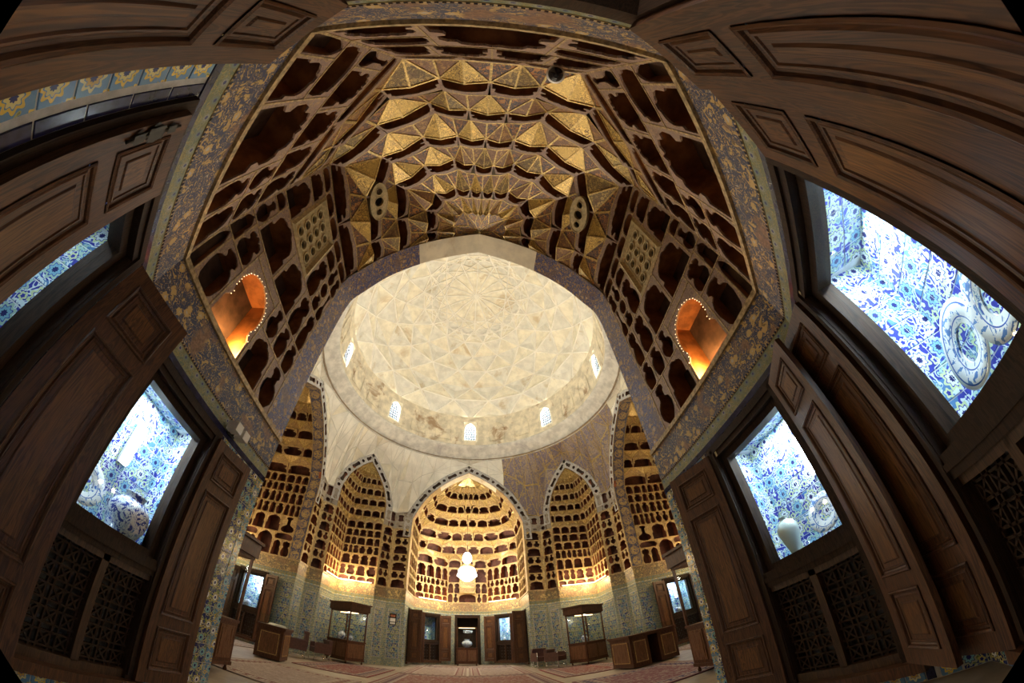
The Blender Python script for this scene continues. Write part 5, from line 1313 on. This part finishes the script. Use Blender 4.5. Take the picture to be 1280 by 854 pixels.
# pierced roundels set into the near vault
for px_, nx in ((-2.08, 1), (2.02, -1)):
    o_ = V((px_, -7.80, 7.66)); n_ = V((nx*.70, .12, -.70)).normalized(); x_ = V((0, 1, 0)); x_ = (x_ - n_*x_.dot(n_)).normalized(); z_ = x_.cross(-n_); M_ = axesM(x_, -n_, z_, o_ + n_*.06)
    mb = MB(); n = 28; el = [(.40*math.cos(2*PI*i/n), .20*math.sin(2*PI*i/n)) for i in range(n)]; hs = [[(cx + r*math.cos(2*PI*i/14), r*math.sin(2*PI*i/14)) for i in range(14)] for cx, r in ((-.22, .075), (0, .105), (.22, .075))]
    al = el + [p for h in hs for p in h]
    for t in tessellate_polygon([[V((*p, 0)) for p in el]] + [[V((*p, 0)) for p in h] for h in hs]): mb.face([(al[i][0], 0, al[i][1]) for i in t])
    for lp in [el] + hs:
        for p, q in zip(lp, lp[1:] + lp[:1]): mb.face([(p[0], 0, p[1]), (q[0], 0, q[1]), (q[0], .10, q[1]), (p[0], .10, p[1])])
        for p, q in zip(lp, lp[1:] + lp[:1]): mb.bar((p[0], -.004, p[1]), (q[0], -.004, q[1]), .010, 4, 0, None, False, False)
    mb.build('pierced_roundel', 'lattice_cream', bpy.data.objects['ceiling_near'], M_)
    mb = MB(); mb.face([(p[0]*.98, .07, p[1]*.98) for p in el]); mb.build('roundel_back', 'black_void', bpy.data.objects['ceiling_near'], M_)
# ------------------------------------------------------------------ small fittings in the near alcove
c_ = thing('security_camera', 'black dome camera with a white collar under the vault above the doorway', 'camera', (.70, -BK+.10, 5.22))
MB().lathe([(0, .0), (.10, .0), (.105, -.03), (.085, -.045)], 24).build('collar', 'white_paint', c_); MB().lathe([(.085, -.04), (.082, -.06), (.062, -.10), (.03, -.125), (0, -.13)], 24).build('dome_cover', 'black_plastic', c_); MB().box(-.03, .03, -.10, 0, -.02, .03).build('bracket', 'white_paint', c_)
f_ = thing('floodlight', 'pair of small white floodlights fixed under the frieze on the left wall', 'light', (-A_+.02, -B_-.97, 2.74))
for y in (-.07, .09): MB().box(.02, .16, y-.055, y+.055, -.02, .085).build('lamp_head', 'paper', f_)
MB().box(0, .03, -.06, .06, -.04, .06).build('bracket', 'iron', f_)
for side, x, lb in (('R1', 1.22, 'small cream label on the frame of the lower right cabinet'), ('R2', .62, 'small cream label on the frame of the upper right cabinet')):
    p = inwin(side, x, -.042); o = MB().box(-.012, .012, -.001, .001, -.03, .03).build('label', 'lattice_cream'); o.location = (p.x, p.y, 2.53 if side == 'R1' else 2.56)
    o.rotation_euler = (0, 0, math.radians(90) if side == 'R1' else math.radians(45)); tag(o, lb, 'label', 'small labels on the cabinet frames')

# ------------------------------------------------------------------ rugs
RG = [((0, .9), 0, 2.2, 2.1, 'wide faded red rug across the middle of the hall', ((.24, .09, .08), (.14, .07, .09), (.34, .25, .22), (.42, .36, .31))),
      ((-1.12, 5.3), 0, 1.08, 2.2, 'left rug with a pale field before the far alcove', ((.33, .25, .22), (.20, .08, .08), (.42, .34, .29), (.45, .39, .33))),
      ((1.12, 5.3), 0, 1.08, 2.2, 'right rug with a pale field before the far alcove', ((.31, .24, .22), (.22, .09, .09), (.42, .34, .29), (.46, .40, .34))),
      ((0, 8.35), 0, 1.9, .78, 'dim brown rug inside the far alcove', ((.24, .15, .11), (.14, .08, .07), (.33, .25, .2), (.38, .32, .26))),
      ((-3.55, 2.3), 90, 1.9, 1.05, 'dark red rug in front of the left chairs', ((.22, .06, .06), (.10, .06, .09), (.30, .2, .17), (.40, .34, .28))),
      ((3.55, 2.5), 90, 1.9, 1.05, 'red rug between the right desk and the right chairs', ((.26, .08, .08), (.15, .08, .10), (.36, .27, .22), (.45, .38, .32))),
      ((3.55, -2.3), 0, 1.2, 1.55, 'violet red rug in front of the right desk', ((.21, .08, .11), (.09, .07, .15), (.34, .26, .25), (.44, .37, .34))),
      ((-3.55, -2.3), 0, 1.2, 1.55, 'pale worn rug in front of the left lectern desk', ((.36, .28, .25), (.24, .12, .11), (.44, .36, .32), (.48, .42, .36))),
      ((0, -2.9), 0, 2.2, 1.55, 'broad rug at the mouth of the near alcove', ((.25, .09, .08), (.13, .06, .08), (.36, .27, .22), (.44, .37, .3))),
      ((-7.7, .0), 90, 2.2, 1.35, 'grey patterned rug inside the left alcove', ((.32, .27, .26), (.2, .13, .13), (.40, .34, .3), (.45, .4, .35))),
      ((7.7, .0), 90, 2.2, 1.35, 'brown patterned rug inside the right alcove', ((.27, .19, .16), (.18, .09, .08), (.36, .28, .24), (.42, .36, .3)))]
for i, ((x, y), rz, hx, hy, lb, cs) in enumerate(RG):
    rug_mat('rug_%d' % i, cs[0], cs[1], cs[2], cs[3], hx, hy)
    o = MB().box(-hx, hx, -hy, hy, 0, .012 + .001*i).build('rug', 'rug_%d' % i); o.location = (x, y, .001); o.rotation_euler = (0, 0, math.radians(rz)); tag(o, lb, 'rug', 'rugs on the hall floor')
